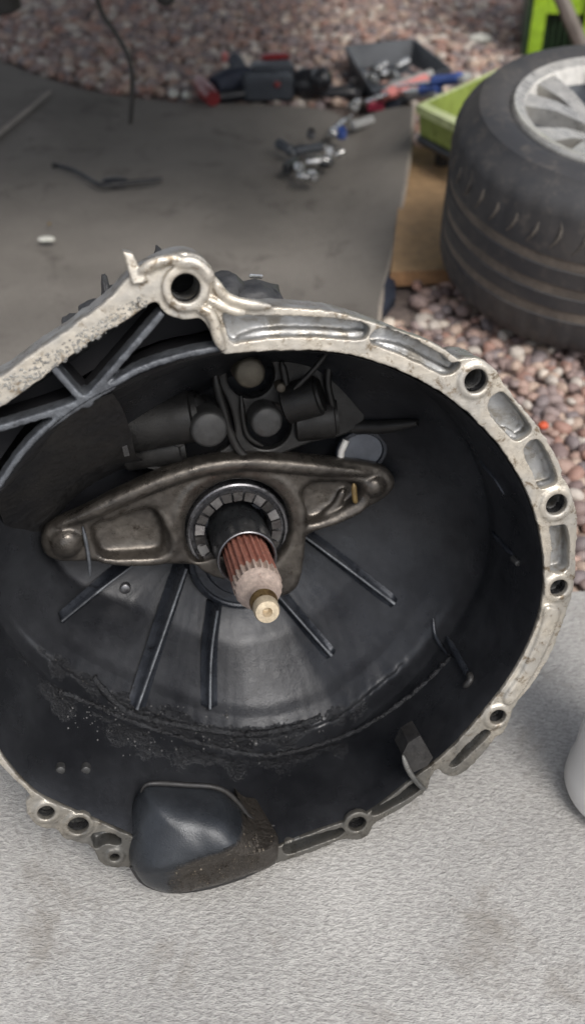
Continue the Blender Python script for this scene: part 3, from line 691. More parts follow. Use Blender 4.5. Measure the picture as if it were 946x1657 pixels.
# smooth bulge below the web node
V = []; Fc = []
gp = [[(-10, 800), (60, 715), (140, 655), (182, 636)], [(0, 830), (70, 745), (150, 690), (200, 665)], [(20, 870), (90, 780), (170, 722), (212, 700)], [(60, 890), (110, 800), (180, 748), (222, 738)], [(80, 880), (130, 815), (190, 770), (250, 755)]]
gw = [-.006, -.045, -.085, -.125, -.19]
rows = [catmull([L(x, y, w - dq) for (x, y), dq in zip(r_, (.05, .004 + .012 * (j_ > 1), 0, 0))], 6, False) for j_, (r_, w) in enumerate(zip(gp, gw))]
colsN = len(rows[0]); cc = [catmull([rows[j][i] for j in range(len(rows))], 5, False) for i in range(colsN)]
m_ = len(cc[0]); V = [p for c_ in cc for p in c_]
Fc = [(i * m_ + j, i * m_ + j + 1, (i + 1) * m_ + j + 1, (i + 1) * m_ + j) for i in range(colsN - 1) for j in range(m_ - 1)]
mesh('wall_bulge', V, Fc, M['dull'], GB, 0 or 80)
fin('inner_rib', [(176, 640), (190, 680), (206, 738)], -.10, -.17, .004, M['dull'])

# ---- upper inside details
def pin(x, y, r, w, mat, ln=.05, name='pin'):
    c = L(x, y, w); rr = (L(x + r, y, w) - c).length; mb = MB()
    mb.lathe(c - Vector((0, 0, ln)), (0, 0, 1), [(0, rr * 1.05), (ln - rr * .25, rr), (ln - rr * .08, rr * .93), (ln, rr * .8), (ln + .0004, rr * .3)], 26); return mb.build(name, mat, GB, 40)
pin(339, 696, 31, -.120, M['disc']); pin(432, 684, 26, -.125, M['disc']); pin(405, 605, 25, -.115, M['brass_disc'])
pin(560, 480 + 10000, 1, -.1, M['disc']) if False else None
M['inside'] = cast('dark_inside', (.015, .015, .015), (.026, .025, .024), .5, .35, 30, 160, 900, .4, .0006)
# webbed plate behind the pins
WP = [(345, 590), (400, 572), (470, 575), (520, 590), (560, 620), (590, 670), (560, 700), (500, 715), (440, 738), (390, 742), (350, 735), (372, 715), (378, 690), (368, 650), (352, 620)]
WH = [circ(405, 605, 38, -.15), circ(432, 688, 38, -.15), catmull(PL([(385, 640), (392, 690), (400, 718), (382, 700), (376, 660)], -.15), 4)]
plate('inner_web_plate', catmull(PL(WP, -.15), 5), WH[:2], -.146, -.156, M['inside'], GB, .002)
ridge('inner_rib', [(345, 585), (352, 630), (362, 665), (372, 700), (392, 735), (430, 752)], -.142, .0035, M['inside'])
ridge('inner_rib', [(390, 640), (394, 680), (402, 706), (425, 722)], -.142, .0022, M['inside'])
ridge('inner_rib', [(455, 585), (462, 620), (455, 650)], -.142, .003, M['inside'])
ridge('inner_rib', [(530, 570), (505, 600), (475, 630)], -.12, .0022, M['inside'])
ridge('inner_rib', [(535, 575), (530, 620), (540, 665)], -.14, .003, M['inside'])
# tubes
def barrel(p, q, r, name='barrel', mat=None):
    a, b = Vector(p), Vector(q); mb = MB(); ln = (b - a).length
    mb.lathe(a, b - a, [(0, r * .85), (ln * .05, r), (ln * .9, r), (ln * .93, r * .86), (ln, r * .84)], 26); return mb.build(name, mat or M['inside'], GB, 40)
barrel(L(460, 655, -.145), L(520, 638, -.135), .016)
barrel(L(475, 680, -.155), L(545, 672, -.15), .018)
barrel(L(195, 690, -.15), L(320, 668, -.145), .022)
barrel(L(200, 735, -.16), L(300, 720, -.155), .014)
barrel(L(300, 650, -.15), L(345, 690, -.15), .012)
pin(290, 715, 10, -.14, M['disc'], .02); pin(455, 628, 8, -.135, M['brass_disc'], .02)
fin('inner_rib', [(120, 755), (180, 740), (250, 757), (300, 762)], -.15, -.17, .003, M['inside'])
# window opening on the right with bright gap
wz = max(-.150, surf(583, 730).z + .001)
c = L(584, 730, wz); ell = [c + Vector((.020 * math.cos(a), .017 * math.sin(a), 0)) for a in [2 * math.pi * k / 28 for k in range(28)]]
mb = MB(); mb.tube(ell + [ell[0]], .0026, 6); mb.build('window_rim', M['oily'], GB, 60)
M['winback'] = cast('slate_plate_behind_window', (.11, .12, .14), (.08, .09, .11), .4, .2, 20, 60, 600, .1, .0003)
plate('window_back', [Vector((p.x, p.y, 0)) for p in ell], [], wz + .0005, wz - .0012, M['winback'], GB, .0002)
mb = MB(); mb.tube([L(560, 712, wz + .002), L(552, 730, wz + .002), L(550, 748, wz + .002)], .0030, 8); mb.build('window_clip', M['barrel'], GB, 50)

# ---- radial ribs on the cone floor
def floor_rib(pts, h0, h1, th=.0028, mat='rib'):
    Q = catmull([Vector((x, y, 0)) for x, y in pts], 6, False); n = len(Q); P = [surf(q.x, q.y, 0) for q in Q]
    P = [L(q.x, q.y, p.z + h0 + (h1 - h0) * i / (n - 1)) for i, (p, q) in enumerate(zip(P, Q))]
    V = []; Fc = []; m_ = len(P); K_ = 10
    for i, p in enumerate(P):
        d = (P[min(i + 1, m_ - 1)] - P[max(i - 1, 0)]); nn = Vector((-d.y, d.x, 0)).normalized() * th / 2; h = h0 + (h1 - h0) * i / (m_ - 1)
        prof_ = [(.45, 0), (.8, .12), (1.1, .5), (1.9, .85), (3.6, 1.05)]
        V += [p + nn * a_ - Vector((0, 0, h * z_ + (.001 if z_ > 1 else 0))) for a_, z_ in prof_] + [p - nn * a_ - Vector((0, 0, h * z_ + (.001 if z_ > 1 else 0))) for a_, z_ in reversed(prof_)]
    for i in range(m_ - 1):
        for k in range(K_): Fc.append((i * K_ + k, i * K_ + (k + 1) % K_, i * K_ + K_ + (k + 1) % K_, i * K_ + K_ + k))
    Fc += [tuple(range(K_)), tuple(K_ * (m_ - 1) + k for k in reversed(range(K_)))]
    o = mesh('floor_rib', V, Fc, M['oily'], GB, 60)
    mb = MB(); mb.tube(P, [th * .30 * (1 + .3 * noise.noise(p * 90)) for p in P], 6); mb.build('worn_edge', M['rib'], o, 60)
floor_rib([(222, 910), (160, 957), (100, 1006)], .014, .004, .0034)
floor_rib([(302, 920), (262, 1035), (222, 1148)], .024, .006, .0044)
floor_rib([(352, 988), (342, 1060), (340, 1148)], .018, .005, .0040)
floor_rib([(448, 962), (492, 1012), (536, 1062)], .014, .001, .0034)
floor_rib([(492, 868), (562, 920), (638, 978)], .016, .001, .0034)
# webs on the right wall
def sridge(name, pts, h, r, mat, par=GB):
    Q = catmull([Vector((x, y, 0)) for x, y in pts], 5, False); P = [surf(q.x, q.y, h) for q in Q]; mb = MB(); k = len(P)
    mb.tube(P, [r * (.4 + .6 * min(1, 5 * min(i, k - 1 - i) / k)) for i in range(k)], 8); return mb.build(name, mat, par, 60)
sridge('wall_rib', [(795, 860), (812, 880), (830, 898)], .001, .0022, M['oily'])
sridge('wall_rib', [(722, 1030), (740, 1062), (756, 1092), (762, 1104)], .001, .0030, M['oily'])
sridge('wall_rib', [(757, 1088), (760, 1100), (749, 1113)], .002, .0030, M['dull'])
sridge('wall_rib', [(700, 1000), (704, 1030), (722, 1058)], .001, .0016, M['oily'])
sridge('wall_rib', [(775, 745), (800, 775), (815, 800)], .0005, .0016, M['oily'])
sridge('sweep_rib', [(440, 735), (500, 703), (560, 692), (620, 690), (675, 684)], .004, .006, M['inside'])
pin(838, 912, 5, surf(838, 912).z + .002, M['disc'], .01, 'wall_nub')
pin(203, 954, 9, surf(203, 954).z + .003, M['steel'], .012, 'plug'); [pin(x_, 1248, 8, surf(x_, 1248).z + .0015, M['disc'], .006, 'plug') for x_ in (98, 139)]
pin(414, 1205, 3.5, -.088, M['crumb'], .004, 'grit'); pin(368, 1162, 3, -.09, M['crumb'], .004, 'grit')

# ---- hub ring below the bearing
mb = MB(); hc = L(398, 900, -.176)
mb.lathe(hc, (0, 0, 1), [(-.02, .052), (0, .0515), (.003, .050), (.004, .047), (.003, .0455), (.0005, .045), (0, .038), (.003, .036), (.003, .02)], 48, True, True); mb.build('hub_ring', M['oily'], GB, 40)

# ---- clutch fork
FK = [(66, 882), (70, 862), (88, 846), (140, 822), (195, 793), (262, 764), (330, 742), (395, 735), (470, 738), (545, 745), (605, 752), (630, 763), (641, 783), (630, 803), (600, 822), (545, 848), (500, 868),
      (487, 885), (490, 925), (480, 955), (455, 968), (430, 960), (418, 900), (360, 905), (322, 915), (290, 916), (220, 914), (145, 911), (98, 911), (74, 900)]
fw0 = -.138
fo = catmull(PL(FK, fw0), 5)
hole = circ(386, 858, 84, fw0, 44)
lp = catmull(PL([(152, 852), (185, 842), (225, 828), (252, 826), (266, 846), (272, 880), (262, 897), (215, 902), (170, 902), (155, 880)], fw0), 4)
rp = catmull(PL([(488, 800), (505, 783), (535, 780), (572, 782), (585, 795), (578, 812), (545, 832), (505, 848), (489, 835)], fw0), 4)
cn = catmull(PL([(462, 806), (474, 812), (478, 828), (478, 842), (472, 838)], fw0), 4)
plate('fork_plate', fo, [hole, lp, rp], fw0, fw0 - .012, M['fork'], fork := empty('release_fork'), .0035) if False else None
fork = bpy.data.objects.new('release_fork', None); COL.objects.link(fork); fork.parent = GB; fork.empty_display_size = .02
def sub(o, par): o.parent = par; return o
def dishc(outline, w_edge, depth, back, rings_=6, pw=2.0):
    c = sum(outline, Vector()) / len(outline); n = len(outline); RR = [[Vector((p.x, p.y, back)) for p in outline]]
    for i in range(rings_ + 1):
        s_ = 1 - i / (rings_ + .5); z = w_edge + depth * (1 - s_ ** pw) ** (1 / pw)
        RR.append([Vector((c.x + (p.x - c.x) * s_, c.y + (p.y - c.y) * s_, z)) for p in outline])
    V = [p for r in RR for p in r]; Fc = [(a * n + k, a * n + (k + 1) % n, (a + 1) * n + (k + 1) % n, (a + 1) * n + k) for a in range(len(RR) - 1) for k in range(n)]
    V += [Vector((c.x, c.y, back)), Vector((c.x, c.y, w_edge + depth))]; m0 = (len(RR) - 1) * n
    Fc += [((k + 1) % n, k, len(V) - 2) for k in range(n)] + [(m0 + k, m0 + (k + 1) % n, len(V) - 1) for k in range(n)]
    return mesh('dish', V, Fc, M['fork'], fork, 60)
FKP = [plate('fork_plate', fo, [hole, lp, rp], fw0, fw0 - .016, M['fork'], fork, .0045, 60),
       dishc(scaled(lp, 1.02, 0), fw0 - .003, -.009, fw0 - .020, 8, 4), dishc(scaled(rp, 1.0, 0), fw0 - .003, -.009, fw0 - .020, 8, 4),
       dishc(circ(107, 879, 29, fw0, 26), fw0 - .004, .011, fw0 - .014, 8, 2), dishc(circ(606, 788, 20, fw0, 22), fw0 - .004, .009, fw0 - .014, 6, 2)]
def FR(*a, **k): FKP.append(ridge(*a, **k))
FR('top_lip', [(92, 852), (140, 831), (200, 804), (268, 776), (335, 756), (400, 749), (470, 753), (545, 760), (600, 765)], fw0 - .001, .0068, M['fork'], .9, 10)
FR('pocket_lip', [(160, 908), (215, 909), (268, 904), (284, 880), (272, 845), (255, 822)], fw0 - .002, .0042, M['fork'], .8)
FR('pocket_lip', [(490, 862), (540, 844), (584, 822), (596, 796), (588, 778), (540, 771), (500, 776)], fw0 - .002, .0036, M['fork'], .8)
FR('pocket_rib', [(520, 838), (545, 815), (556, 790)], fw0 - .008, .004, M['fork'], .8)
FR('collar', [(300, 905), (282, 860), (300, 800), (345, 768), (395, 762), (450, 775), (482, 815), (486, 870), (484, 930)], fw0 - .003, .0058, M['fork'], .8)
fuse(FKP, 'fork_casting', .00125, 9, M['fork'], fork, .00025, 120)
M['ochre'] = cast('ochre_stain_strip', (.20, .14, .05), (.15, .10, .04), .5, .2, 60, 200, 800, .3, .0004)
o = ridge('brass_strip', [(572, 782), (573, 800), (575, 815)], fw0 + .001, .0024, M['ochre'], .8); o.parent = fork
o = ridge('spring_clip', [(134, 852), (140, 880), (144, 905), (146, 932)], fw0 + .003, .0016, M['rib'], 1); o.parent = fork

# ---- release bearing
ba = Vector((0, 0, 0)); bcx = L(385, 860, -.150)
BR = bpy.data.objects.new('release_bearing', None); COL.objects.link(BR); BR.parent = GB
mb = MB(); k_ = (L(385 + 83, 860, -.150) - bcx).length
mb.lathe((bcx.x, bcx.y, -.150), (0, 0, 1), [(-.04, k_ * 1.0), (-.002, k_), (.001, k_ * .98), (.0018, k_ * .95), (.0014, k_ * .91), (-.003, k_ * .885), (-.0035, k_ * .86), (-.001, k_ * .845), (.001, k_ * .82), (-.001, k_ * .66), (-.004, k_ * .61), (-.04, k_ * .60)], 64, False, False)
mb.build('outer_race', M['steel'], BR, 40)
for k in range(22):
    a = 2 * math.pi * k / 22 + .07; mb = MB()
    a0, a1 = a - .115, a + .115; r0_, r1_ = k_ * .655, k_ * .83; z = -.1488
    tl = .0012 * math.sin(k * 2.4)
    q = [(r0_, a0), (r1_, a0), (r1_, a1), (r0_, a1)]
    tp = [Vector((bcx.x + r_ * math.cos(t_), bcx.y + r_ * math.sin(t_), z + .0016 + (tl if i_ in (0, 1) else -tl))) for i_, (r_, t_) in enumerate(q)]
    bt = [p - Vector((0, 0, .004)) for p in tp]
    mb.add(tp + bt, [(0, 1, 2, 3), (0, 4, 5, 1), (1, 5, 6, 2), (2, 6, 7, 3), (3, 7, 4, 0)]); mb.build('bearing_segment', M['race'], BR, 10)
# guide sleeve + shaft run along the true axis
def ax(y_): return y_
sc_ = L(400, 904, -.110); sr = (L(400 + 48, 904, -.110) - sc_).length
mb = MB(); mb.lathe((sc_.x, sc_.y, -.110), (0, 0, 1), [(-.08, sr * 1.02), (-.0012, sr)], 48, False, False)
mb.build('guide_sleeve', M['sleeve'], GB, 40)
mb = MB(); mb.lathe((sc_.x, sc_.y, -.110), (0, 0, 1), [(-.0012, sr * 1.003), (.0006, sr * .985), (.001, sr * .95), (.0002, sr * .905), (-.004, sr * .90), (-.07, sr * .90)], 48, False, False); mb.build('sleeve_mouth', M['steel'], GB, 40)
SH = bpy.data.objects.new('input_shaft', None); COL.objects.link(SH); SH.parent = GB
A0, A1 = L(396, 892, -.125), L(433, 992, .004)
dirn = (A1 - A0).normalized(); LN = (A1 - A0).length
nt_ = 22
def smod(k, t_):
    return 1.0 if (k % 4) in (0, 1) else .87
e = lambda w: (w - A0.z) / (A1.z - A0.z) * LN
rs_ = (L(405 + 37, 905, -.095) - L(405, 905, -.095)).length
mb = MB(); mb.lathe(A0, dirn, [(-.03, rs_), (e(-.052), rs_), (e(-.050), rs_ * .97)], nt_ * 4, False, True, smod); mb.build('splined_section', M['spline'], SH, 25)
mb = MB(); mb.lathe(A0, dirn, [(e(-.056), rs_ * 1.006), (e(-.045), rs_ * 1.0), (e(-.041), rs_ * .93), (e(-.034), rs_ * .74), (e(-.030), rs_ * .58), (e(-.024), rs_ * .50), (e(-.017), rs_ * .50)], nt_ * 4, False, False,
             lambda k, t_: smod(k, t_) if t_ < e(-.042) else 1); mb.build('shoulder', M['spline_end'], SH, 25)
mb = MB(); mb.lathe(A0, dirn, [(e(-.018), rs_ * .50), (e(-.016), rs_ * .56), (e(-.012), rs_ * .50), (e(-.010), rs_ * .44), (e(-.007), rs_ * .46), (e(-.006), rs_ * .50)], 36, False, False); mb.build('pilot_groove', M['brass'], SH, 30)
mb = MB(); mb.lathe(A0, dirn, [(e(-.0065), rs_ * .50), (e(.000), rs_ * .50), (e(.0025), rs_ * .44), (e(.003), rs_ * .20), (e(.0015), rs_ * .17), (e(-.003), rs_ * .10)], 36, False, True); mb.build('pilot_tip', M['tip'], SH, 30)

# ---- scoop at the bottom
BO = [(240, 1266), (300, 1268), (352, 1273), (378, 1290), (400, 1318), (420, 1333), (444, 1337), (447, 1365), (440, 1392), (380, 1416), (320, 1434), (270, 1438), (232, 1424), (210, 1398), (207, 1355), (214, 1308), (226, 1280)]
def zbase(y_): return -.022 + .025 * max(0, min(1, (y_ - 1290) / 110))
bo = catmull([L(x, y, zbase(y)) for x, y in BO], 5)
M['scoop_rough'] = cast('scoop_corrosion', (.10, .085, .068), (.035, .031, .028), .6, .2, 90, 260, 500, 1.0, .0015, (.24, .21, .17), .66)
cb = L(335, 1350, 0)
k1, k2 = L(250, 1378, .004), L(405, 1328, .004); kd = (k2 - k1).normalized(); kn = Vector((-kd.y, kd.x, 0))
def scoop_h(x, y, s_):
    d = (Vector((x, y, 0)) - Vector((k1.x, k1.y, 0))).dot(kn); sq = math.sqrt(d * d + 1e-5)
    zt = .026 - .50 * (d + sq) / 2 - .22 * (sq - d) / 2
    zb = -.022 + .025 * max(0, min(1, .5 - (y - cb.y) / .055))
    return zb + max(0, zt - zb) * (1 - min(1, s_) ** 5) ** .5
RR = []
for s in (1, .985, .965, .94, .91, .87, .82, .76, .69, .61, .53, .45, .36, .27, .18, .09, .03):
    ring_ = []
    for p in bo:
        x = cb.x + (p.x - cb.x) * s; y = cb.y + (p.y - cb.y) * s
        ring_.append(Vector((x, y, scoop_h(x, y, s) + .0008 * noise.noise(Vector((x * 80, y * 80, 4))))))
    RR.append(ring_)
loft('scoop', [[Vector((cb.x + (p.x - cb.x) * .84, p.y - (.03 if p.y > cb.y else 0), p.z - .035)) for p in bo]] + RR, M['scoop'], GB, 60, True)
sc_o = [o for o in GB.children if o.name.startswith('scoop')][-1]; ca_ = sc_o.data.attributes.new('crust', 'FLOAT', 'POINT'); cv = []
for v in sc_o.data.vertices:
    d = (Vector((v.co.x, v.co.y, 0)) - Vector((k1.x, k1.y, 0))).dot(kn); cv.append(max(0, min(1, .35 - d / .010)) * max(0, min(1, (v.co.x - cb.x + .045) / .03)))
ca_.data.foreach_set('value', cv)
ridge('scoop_lip', [(212, 1402), (235, 1424), (270, 1436), (320, 1434), (380, 1418), (445, 1394)], .005, .0036, M['dull'], 1.2)
ridge('scoop_lip', [(228, 1282), (242, 1268), (300, 1270), (352, 1275), (380, 1294), (402, 1322), (421, 1334), (444, 1336)], -.018, .0022, M['dull'], 1)
random.seed(5); mb = MB()
def scoop_z(x, y):
    an = math.atan2(y - cb.y, x - cb.x); d_ = math.hypot(x - cb.x, y - cb.y)
    br_ = min(bo, key=lambda p: abs((math.atan2(p.y - cb.y, p.x - cb.x) - an + math.pi) % (2 * math.pi) - math.pi)); s_q = min(1, d_ / math.hypot(br_.x - cb.x, br_.y - cb.y))
    return scoop_h(x, y, s_q)
for k in range(800):
    x = random.uniform(270, 418); y = 1400 - (x - 300) * .33 + abs(random.gauss(0, 18)); p = L(x, y, .012)
    p = Vector((p.x, p.y, scoop_z(p.x, p.y))); r = random.uniform(.0004, .0016); n = 6; A = random.random() * 6
    mb.add([p + Vector((math.cos(A + q) * r * random.uniform(.6, 1.4), math.sin(A + q) * r, -.0025)) for q in [2 * math.pi * i / n for i in range(n)]] + [p + Vector((0, 0, random.uniform(0, .0014)))], [(i, (i + 1) % n, n) for i in range(n)])
o = mb.build('corroded_scale', M['scoop_rough'], GB, 20); o['kind'] = 'stuff'
# bracket tab right of the bottom rim
T = [(650, 1222), (660, 1202), (679, 1190), (700, 1226), (690, 1240), (668, 1250)]
TT = [L(x, y, .002) for x, y in T]
mb = MB(); n = len(TT); mb.add(TT + [p - Vector((0, 0, .02)) for p in TT], [tuple(range(n)), tuple(reversed(range(n, 2 * n)))] + [(k, n + k, n + (k + 1) % n, (k + 1) % n) for k in range(n)])
mb.build('bracket_tab', M['dull'], GB, 20)
ridge('bracket_edge', [(651, 1222), (660, 1246), (674, 1266), (688, 1278)], .003, .0022, M['rim_side'])

# ================================================================== OTHER THINGS
# ---- wheel lying on its side
WH_ = empty('wheel', tuple(CAM + ray(1006, 186) * 1.30)); tl = R(10); wr = .142; TR = .216; TW = .250
WH_.rotation_euler = (tl, 0, R(20)); 
WH_.rotation_euler = Matrix.Rotation(tl, 3, 'X').to_euler()
tag(WH_, 'worn dusty black tyre on a silver alloy wheel lying flat on the gravel', 'wheel')
TY = bpy.data.objects.new('tyre', None); COL.objects.link(TY); TY.parent = WH_
prof = [(-.012, wr * .985), (.003, wr * 1.0), (.006, wr * 1.06), (.010, wr * 1.16), (.006, wr * 1.32), (-.004, TR * .90), (-.014, TR * .955), (-.026, TR * .985)]
gro = [(-.096, .008), (-.136, .008), (-.172, .008)]
z = -.034; prof.append((z, TR * .995))
for gz, hw in gro: prof += [(gz + hw + .0005, TR), (gz + hw - .001, TR * .978), (gz - hw + .001, TR * .978), (gz - hw - .0005, TR)]
prof += [(-.210, TR * .995), (-.225, TR * .975), (-.239, TR * .92), (-.250, wr * 1.3), (-.247, wr * 1.1), (-.240, wr)]
NT = 180
def tm(k, t_):
    if t_ < -.020 and t_ > -.080: return .988 if k % 5 == 0 else 1
    if t_ < -.182: return .985 if k % 4 == 0 else 1
    return 1
mb = MB(); mb.lathe((0, 0, 0), (0, 0, 1), prof, NT, False, False, tm); mb.build('carcass', M['tyre'], TY, 40)
for gz, hw in gro:
    mb = MB(); mb.lathe((0, 0, 0), (0, 0, 1), [(gz - hw + .0004, TR * .990), (gz, TR * .991), (gz + hw - .0004, TR * .990)], NT, False, False); mb.build('groove_dust', M['groove'], TY, 60)
# raised curved shoulder blocks
rb_ = random.Random(4)
for k in range(44):
    a = 2 * math.pi * k / 44; mb = MB(); P = []
    for q in range(7):
        t_ = q / 6; aa = a + .075 * math.sin(t_ * math.pi * .9) ; zz = -.016 - .062 * t_; rr = TR * (.952 + .046 * min(1, t_ * 1.4))
        P.append(Vector((rr * math.cos(aa), rr * math.sin(aa), zz)))
    mb.tube(P, [.001, .002, .0028, .0028, .0028, .002, .001], 6); mb.build('shoulder_sipe', M['sipe'], TY, 60)
RM = bpy.data.objects.new('alloy_rim', None); COL.objects.link(RM); RM.parent = WH_
mb = MB(); mb.lathe((0, 0, 0), (0, 0, 1), [(.006, wr * .90), (.009, wr * .97), (.011, wr * 1.0), (.006, wr * 1.03), (-.004, wr * 1.02)], 96, False, False); mb.build('rim_lip', M['alloy'], RM, 50)
mb = MB(); mb.lathe((0, 0, 0), (0, 0, 1), [(.006, wr * .90), (-.02, wr * .87), (-.05, wr * .85), (-.16, wr * .86)], 96, False, False); mb.build('rim_barrel', M['barrel'], RM, 50)
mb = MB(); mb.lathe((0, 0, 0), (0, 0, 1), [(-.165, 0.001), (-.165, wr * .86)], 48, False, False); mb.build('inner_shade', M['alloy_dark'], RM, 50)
for k in range(5):
    a = R(184) + 2 * math.pi * k / 5
    ends = []
    for sgn in (-1, 1):
        a1_ = a + sgn * .36
        p0 = Vector((math.cos(a + sgn * .62) * .036, math.sin(a + sgn * .62) * .036, -.022)); p1 = Vector((math.cos(a1_) * wr * .95, math.sin(a1_) * wr * .95, .004))
        d = (p1 - p0).normalized(); sd_ = Vector((-d.y, d.x, 0)).normalized(); V = []; ends.append((p0, p1))
        for p, hw_, th_ in ((p0, .010, .03), (p0.lerp(p1, .5) + Vector((0, 0, .006)), .013, .026), (p1, .019, .03)):
            V += [p - sd_ * hw_, p + sd_ * hw_, p + sd_ * hw_ * .8 - Vector((0, 0, th_)), p - sd_ * hw_ * .8 - Vector((0, 0, th_))]
        Fc = [(i * 4 + q, i * 4 + (q + 1) % 4, i * 4 + 4 + (q + 1) % 4, i * 4 + 4 + q) for i in range(2) for q in range(4)] + [(3, 2, 1, 0), (8, 9, 10, 11)]
        mesh('spoke', V, Fc, M['alloy'], RM, 20)
    dz_ = Vector((0, 0, -.022)); q4 = [ends[0][0] + dz_, ends[0][1] + dz_, ends[1][1] + dz_, ends[1][0] + dz_]
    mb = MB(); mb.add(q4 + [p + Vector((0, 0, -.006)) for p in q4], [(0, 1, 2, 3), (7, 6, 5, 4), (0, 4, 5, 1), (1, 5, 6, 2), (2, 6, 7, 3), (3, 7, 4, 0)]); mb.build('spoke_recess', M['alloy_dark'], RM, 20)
mb = MB(); mb.lathe((0, 0, 0), (0, 0, 1), [(-.08, .06), (-.04, .055), (-.02, .045), (-.016, .040), (-.018, .026), (-.012, .024), (-.012, .005)], 36); mb.build('hub', M['alloy'], RM, 40)
for k in range(5):
    a = R(216) + 2 * math.pi * k / 5; mb = MB(); mb.lathe((.034 * math.cos(a), .034 * math.sin(a), -.03), (0, 0, 1), [(0, .007), (.016, .007), (.017, .005)], 6); mb.build('wheel_bolt', M['blackp'], RM, 20)

# ---- cardboard under the wheel
CB = empty('flattened_cardboard_box', tuple(at(680, 440))); tag(CB, 'flattened brown cardboard box between the dark mat and the tyre', 'cardboard')
zt = .022
c4 = [at(632, 441, zt), at(760, 434, zt), at(800, 250, zt), at(655, 235, zt)]
mb = MB(); mb.add(c4 + [Vector((p.x, p.y, 0.001)) for p in c4], [(0, 1, 2, 3), (3, 2, 6, 7), (2, 1, 5, 6), (0, 3, 7, 4)]); o = mb.build('top_panel', M['card'], None, 10); child_world(o, CB)
mb = MB(); a, b = c4[0] + Vector((-.001, -.004, .001)), c4[1] + Vector((0, -.004, .001))
mb.add([a, b, b + Vector((0, .004, 0)), a + Vector((0, .004, 0)), Vector((a.x, a.y, 0)), Vector((b.x, b.y, 0)), Vector((b.x, b.y + .003, 0)), Vector((a.x, a.y + .003, 0))], [(0, 1, 2, 3), (4, 5, 1, 0), (0, 3, 7, 4), (1, 5, 6, 2)])
o = mb.build('front_flap', M['card_edge'], None, 10); child_world(o, CB)
# navy strip beside the mat
NV = [at(606, 520, .004), at(640, 480, .004), at(640, 462, .010), at(634, 440, .016), at(628, 440, .016), at(604, 510, .012)]
mb = MB(); n = len(NV); mb.add(NV + [Vector((p.x, p.y, -.01)) for p in NV], [tuple(range(n))] + [(k, n + k, n + (k + 1) % n, (k + 1) % n) for k in range(n)])
o = mb.build('folded_rag', M['navy'], None, 30); tag(o, 'dark navy cloth tucked between mat edge and cardboard', 'cloth')

# ---- lime crate on black feet
GC = empty('lime_crate', tuple(at(700, 290))); tag(GC, 'low lime green plastic crate on black feet behind the tyre', 'crate')
zc = .135
tp = [at(640, 200, zc), at(668, 171, zc), at(848, 92, zc), at(946, 128, zc), at(760, 215 + 0, zc), at(690, 203, zc)]
tp = [at(673, 170, zc), at(848, 92, zc), at(960, 118, zc), at(750, 208, zc)]
cen = sum(tp, Vector()) / 4
lip = [cen + (p - cen) * 1.0 for p in tp]; bt = [Vector((cen.x + (p.x - cen.x) * .93, cen.y + (p.y - cen.y) * .93, .080)) for p in tp]
inn = [cen + (p - cen) * .88 for p in tp]; innb = [Vector((cen.x + (p.x - cen.x) * .84, cen.y + (p.y - cen.y) * .84, .09)) for p in tp]
mb = MB(); mb.add(lip + inn + [p - Vector((0, 0, .014)) for p in lip], [(k, (k + 1) % 4, 4 + (k + 1) % 4, 4 + k) for k in range(4)] + [(k, 8 + k, 8 + (k + 1) % 4, (k + 1) % 4) for k in range(4)])
o = mb.build('rim', M['lime_pale'], None, 20); child_world(o, GC)
sidet = [Vector((cen.x + (p.x - cen.x) * .97, cen.y + (p.y - cen.y) * .97, zc - .006)) for p in tp]
mb = MB(); mb.add(sidet + bt + inn + innb, [(k, 4 + k, 4 + (k + 1) % 4, (k + 1) % 4) for k in range(4)] + [(8 + k, 8 + (k + 1) % 4, 12 + (k + 1) % 4, 12 + k) for k in range(4)] + [(12, 13, 14, 15), (7, 6, 5, 4)])
o = mb.build('tub', M['lime'], None, 20); child_world(o, GC)
mb = MB(); a, b = bt[0] + Vector((0, -.0, -.008)), bt[3] + Vector((0, 0, -.008)); mb.tube([a, b], .008, 6); o = mb.build('foot_rail', M['blackp'], None, 30); child_world(o, GC)
for p in (at(713, 288, 0), at(850, 170, 0), at(930, 200, 0)):
    mb = MB(); mb.box(p + Vector((0, .01, .032)), (.022, .022, .066), .3, .003); o = mb.build('foot', M['blackp'], None, 30); child_world(o, GC)

# ---- lime bin with dark opening, grey post leaning on it
BN = empty('garden_bin', tuple(at(850, 92))); tag(BN, 'bright lime green plastic bin with dark slatted opening, top right corner', 'bin')
p0 = at(850, 94); p1 = p0 + Vector((.62, -.10, 0)); hgt = .6
dx = (p1 - p0).normalized(); dy = Vector((-dx.y, dx.x, 0))
def bx(a0, a1, d0, d1, z0, z1, name, mat):
    V = [p0 + dx * a + dy * d + Vector((0, 0, zz)) for a in (a0, a1) for d in (d0, d1) for zz in (z0, z1)]
    m2 = MB(); m2.add(V, [(0, 1, 3, 2), (4, 6, 7, 5), (0, 4, 5, 1), (2, 3, 7, 6), (0, 2, 6, 4), (1, 5, 7, 3)]); o = m2.build(name, mat, None, 20); child_world(o, BN)
bx(-.012, 0, 0, .3, 0, .6, 'corner_post', M['darkgreen']); bx(.001, .034, -.006, .01, 0, .6, 'green_strip', M['lime_b'])
bx(.035, .64, .03, .30, 0, .6, 'body', M['darkgreen'])
bx(.035, .125, -.004, .028, .105, .6, 'upper_panel', M['lime_b'])
for k in range(6): bx(.040 + .015 * k, .045 + .015 * k, .012, .029, 0, .104, 'slat', M['darkgreen'])
bx(.126, .62, -.02, .028, 0, .6, 'side_panel', M['lime_b'])
mb = MB(); mb.tube([at(950, 95, .03), CAM + ray(895, -30) * 2.25], .017, 8); o = mb.build('leaning_post', M['post'], None, 40); tag(o, 'grey brown bar leaning across the lime green bin', 'bar')

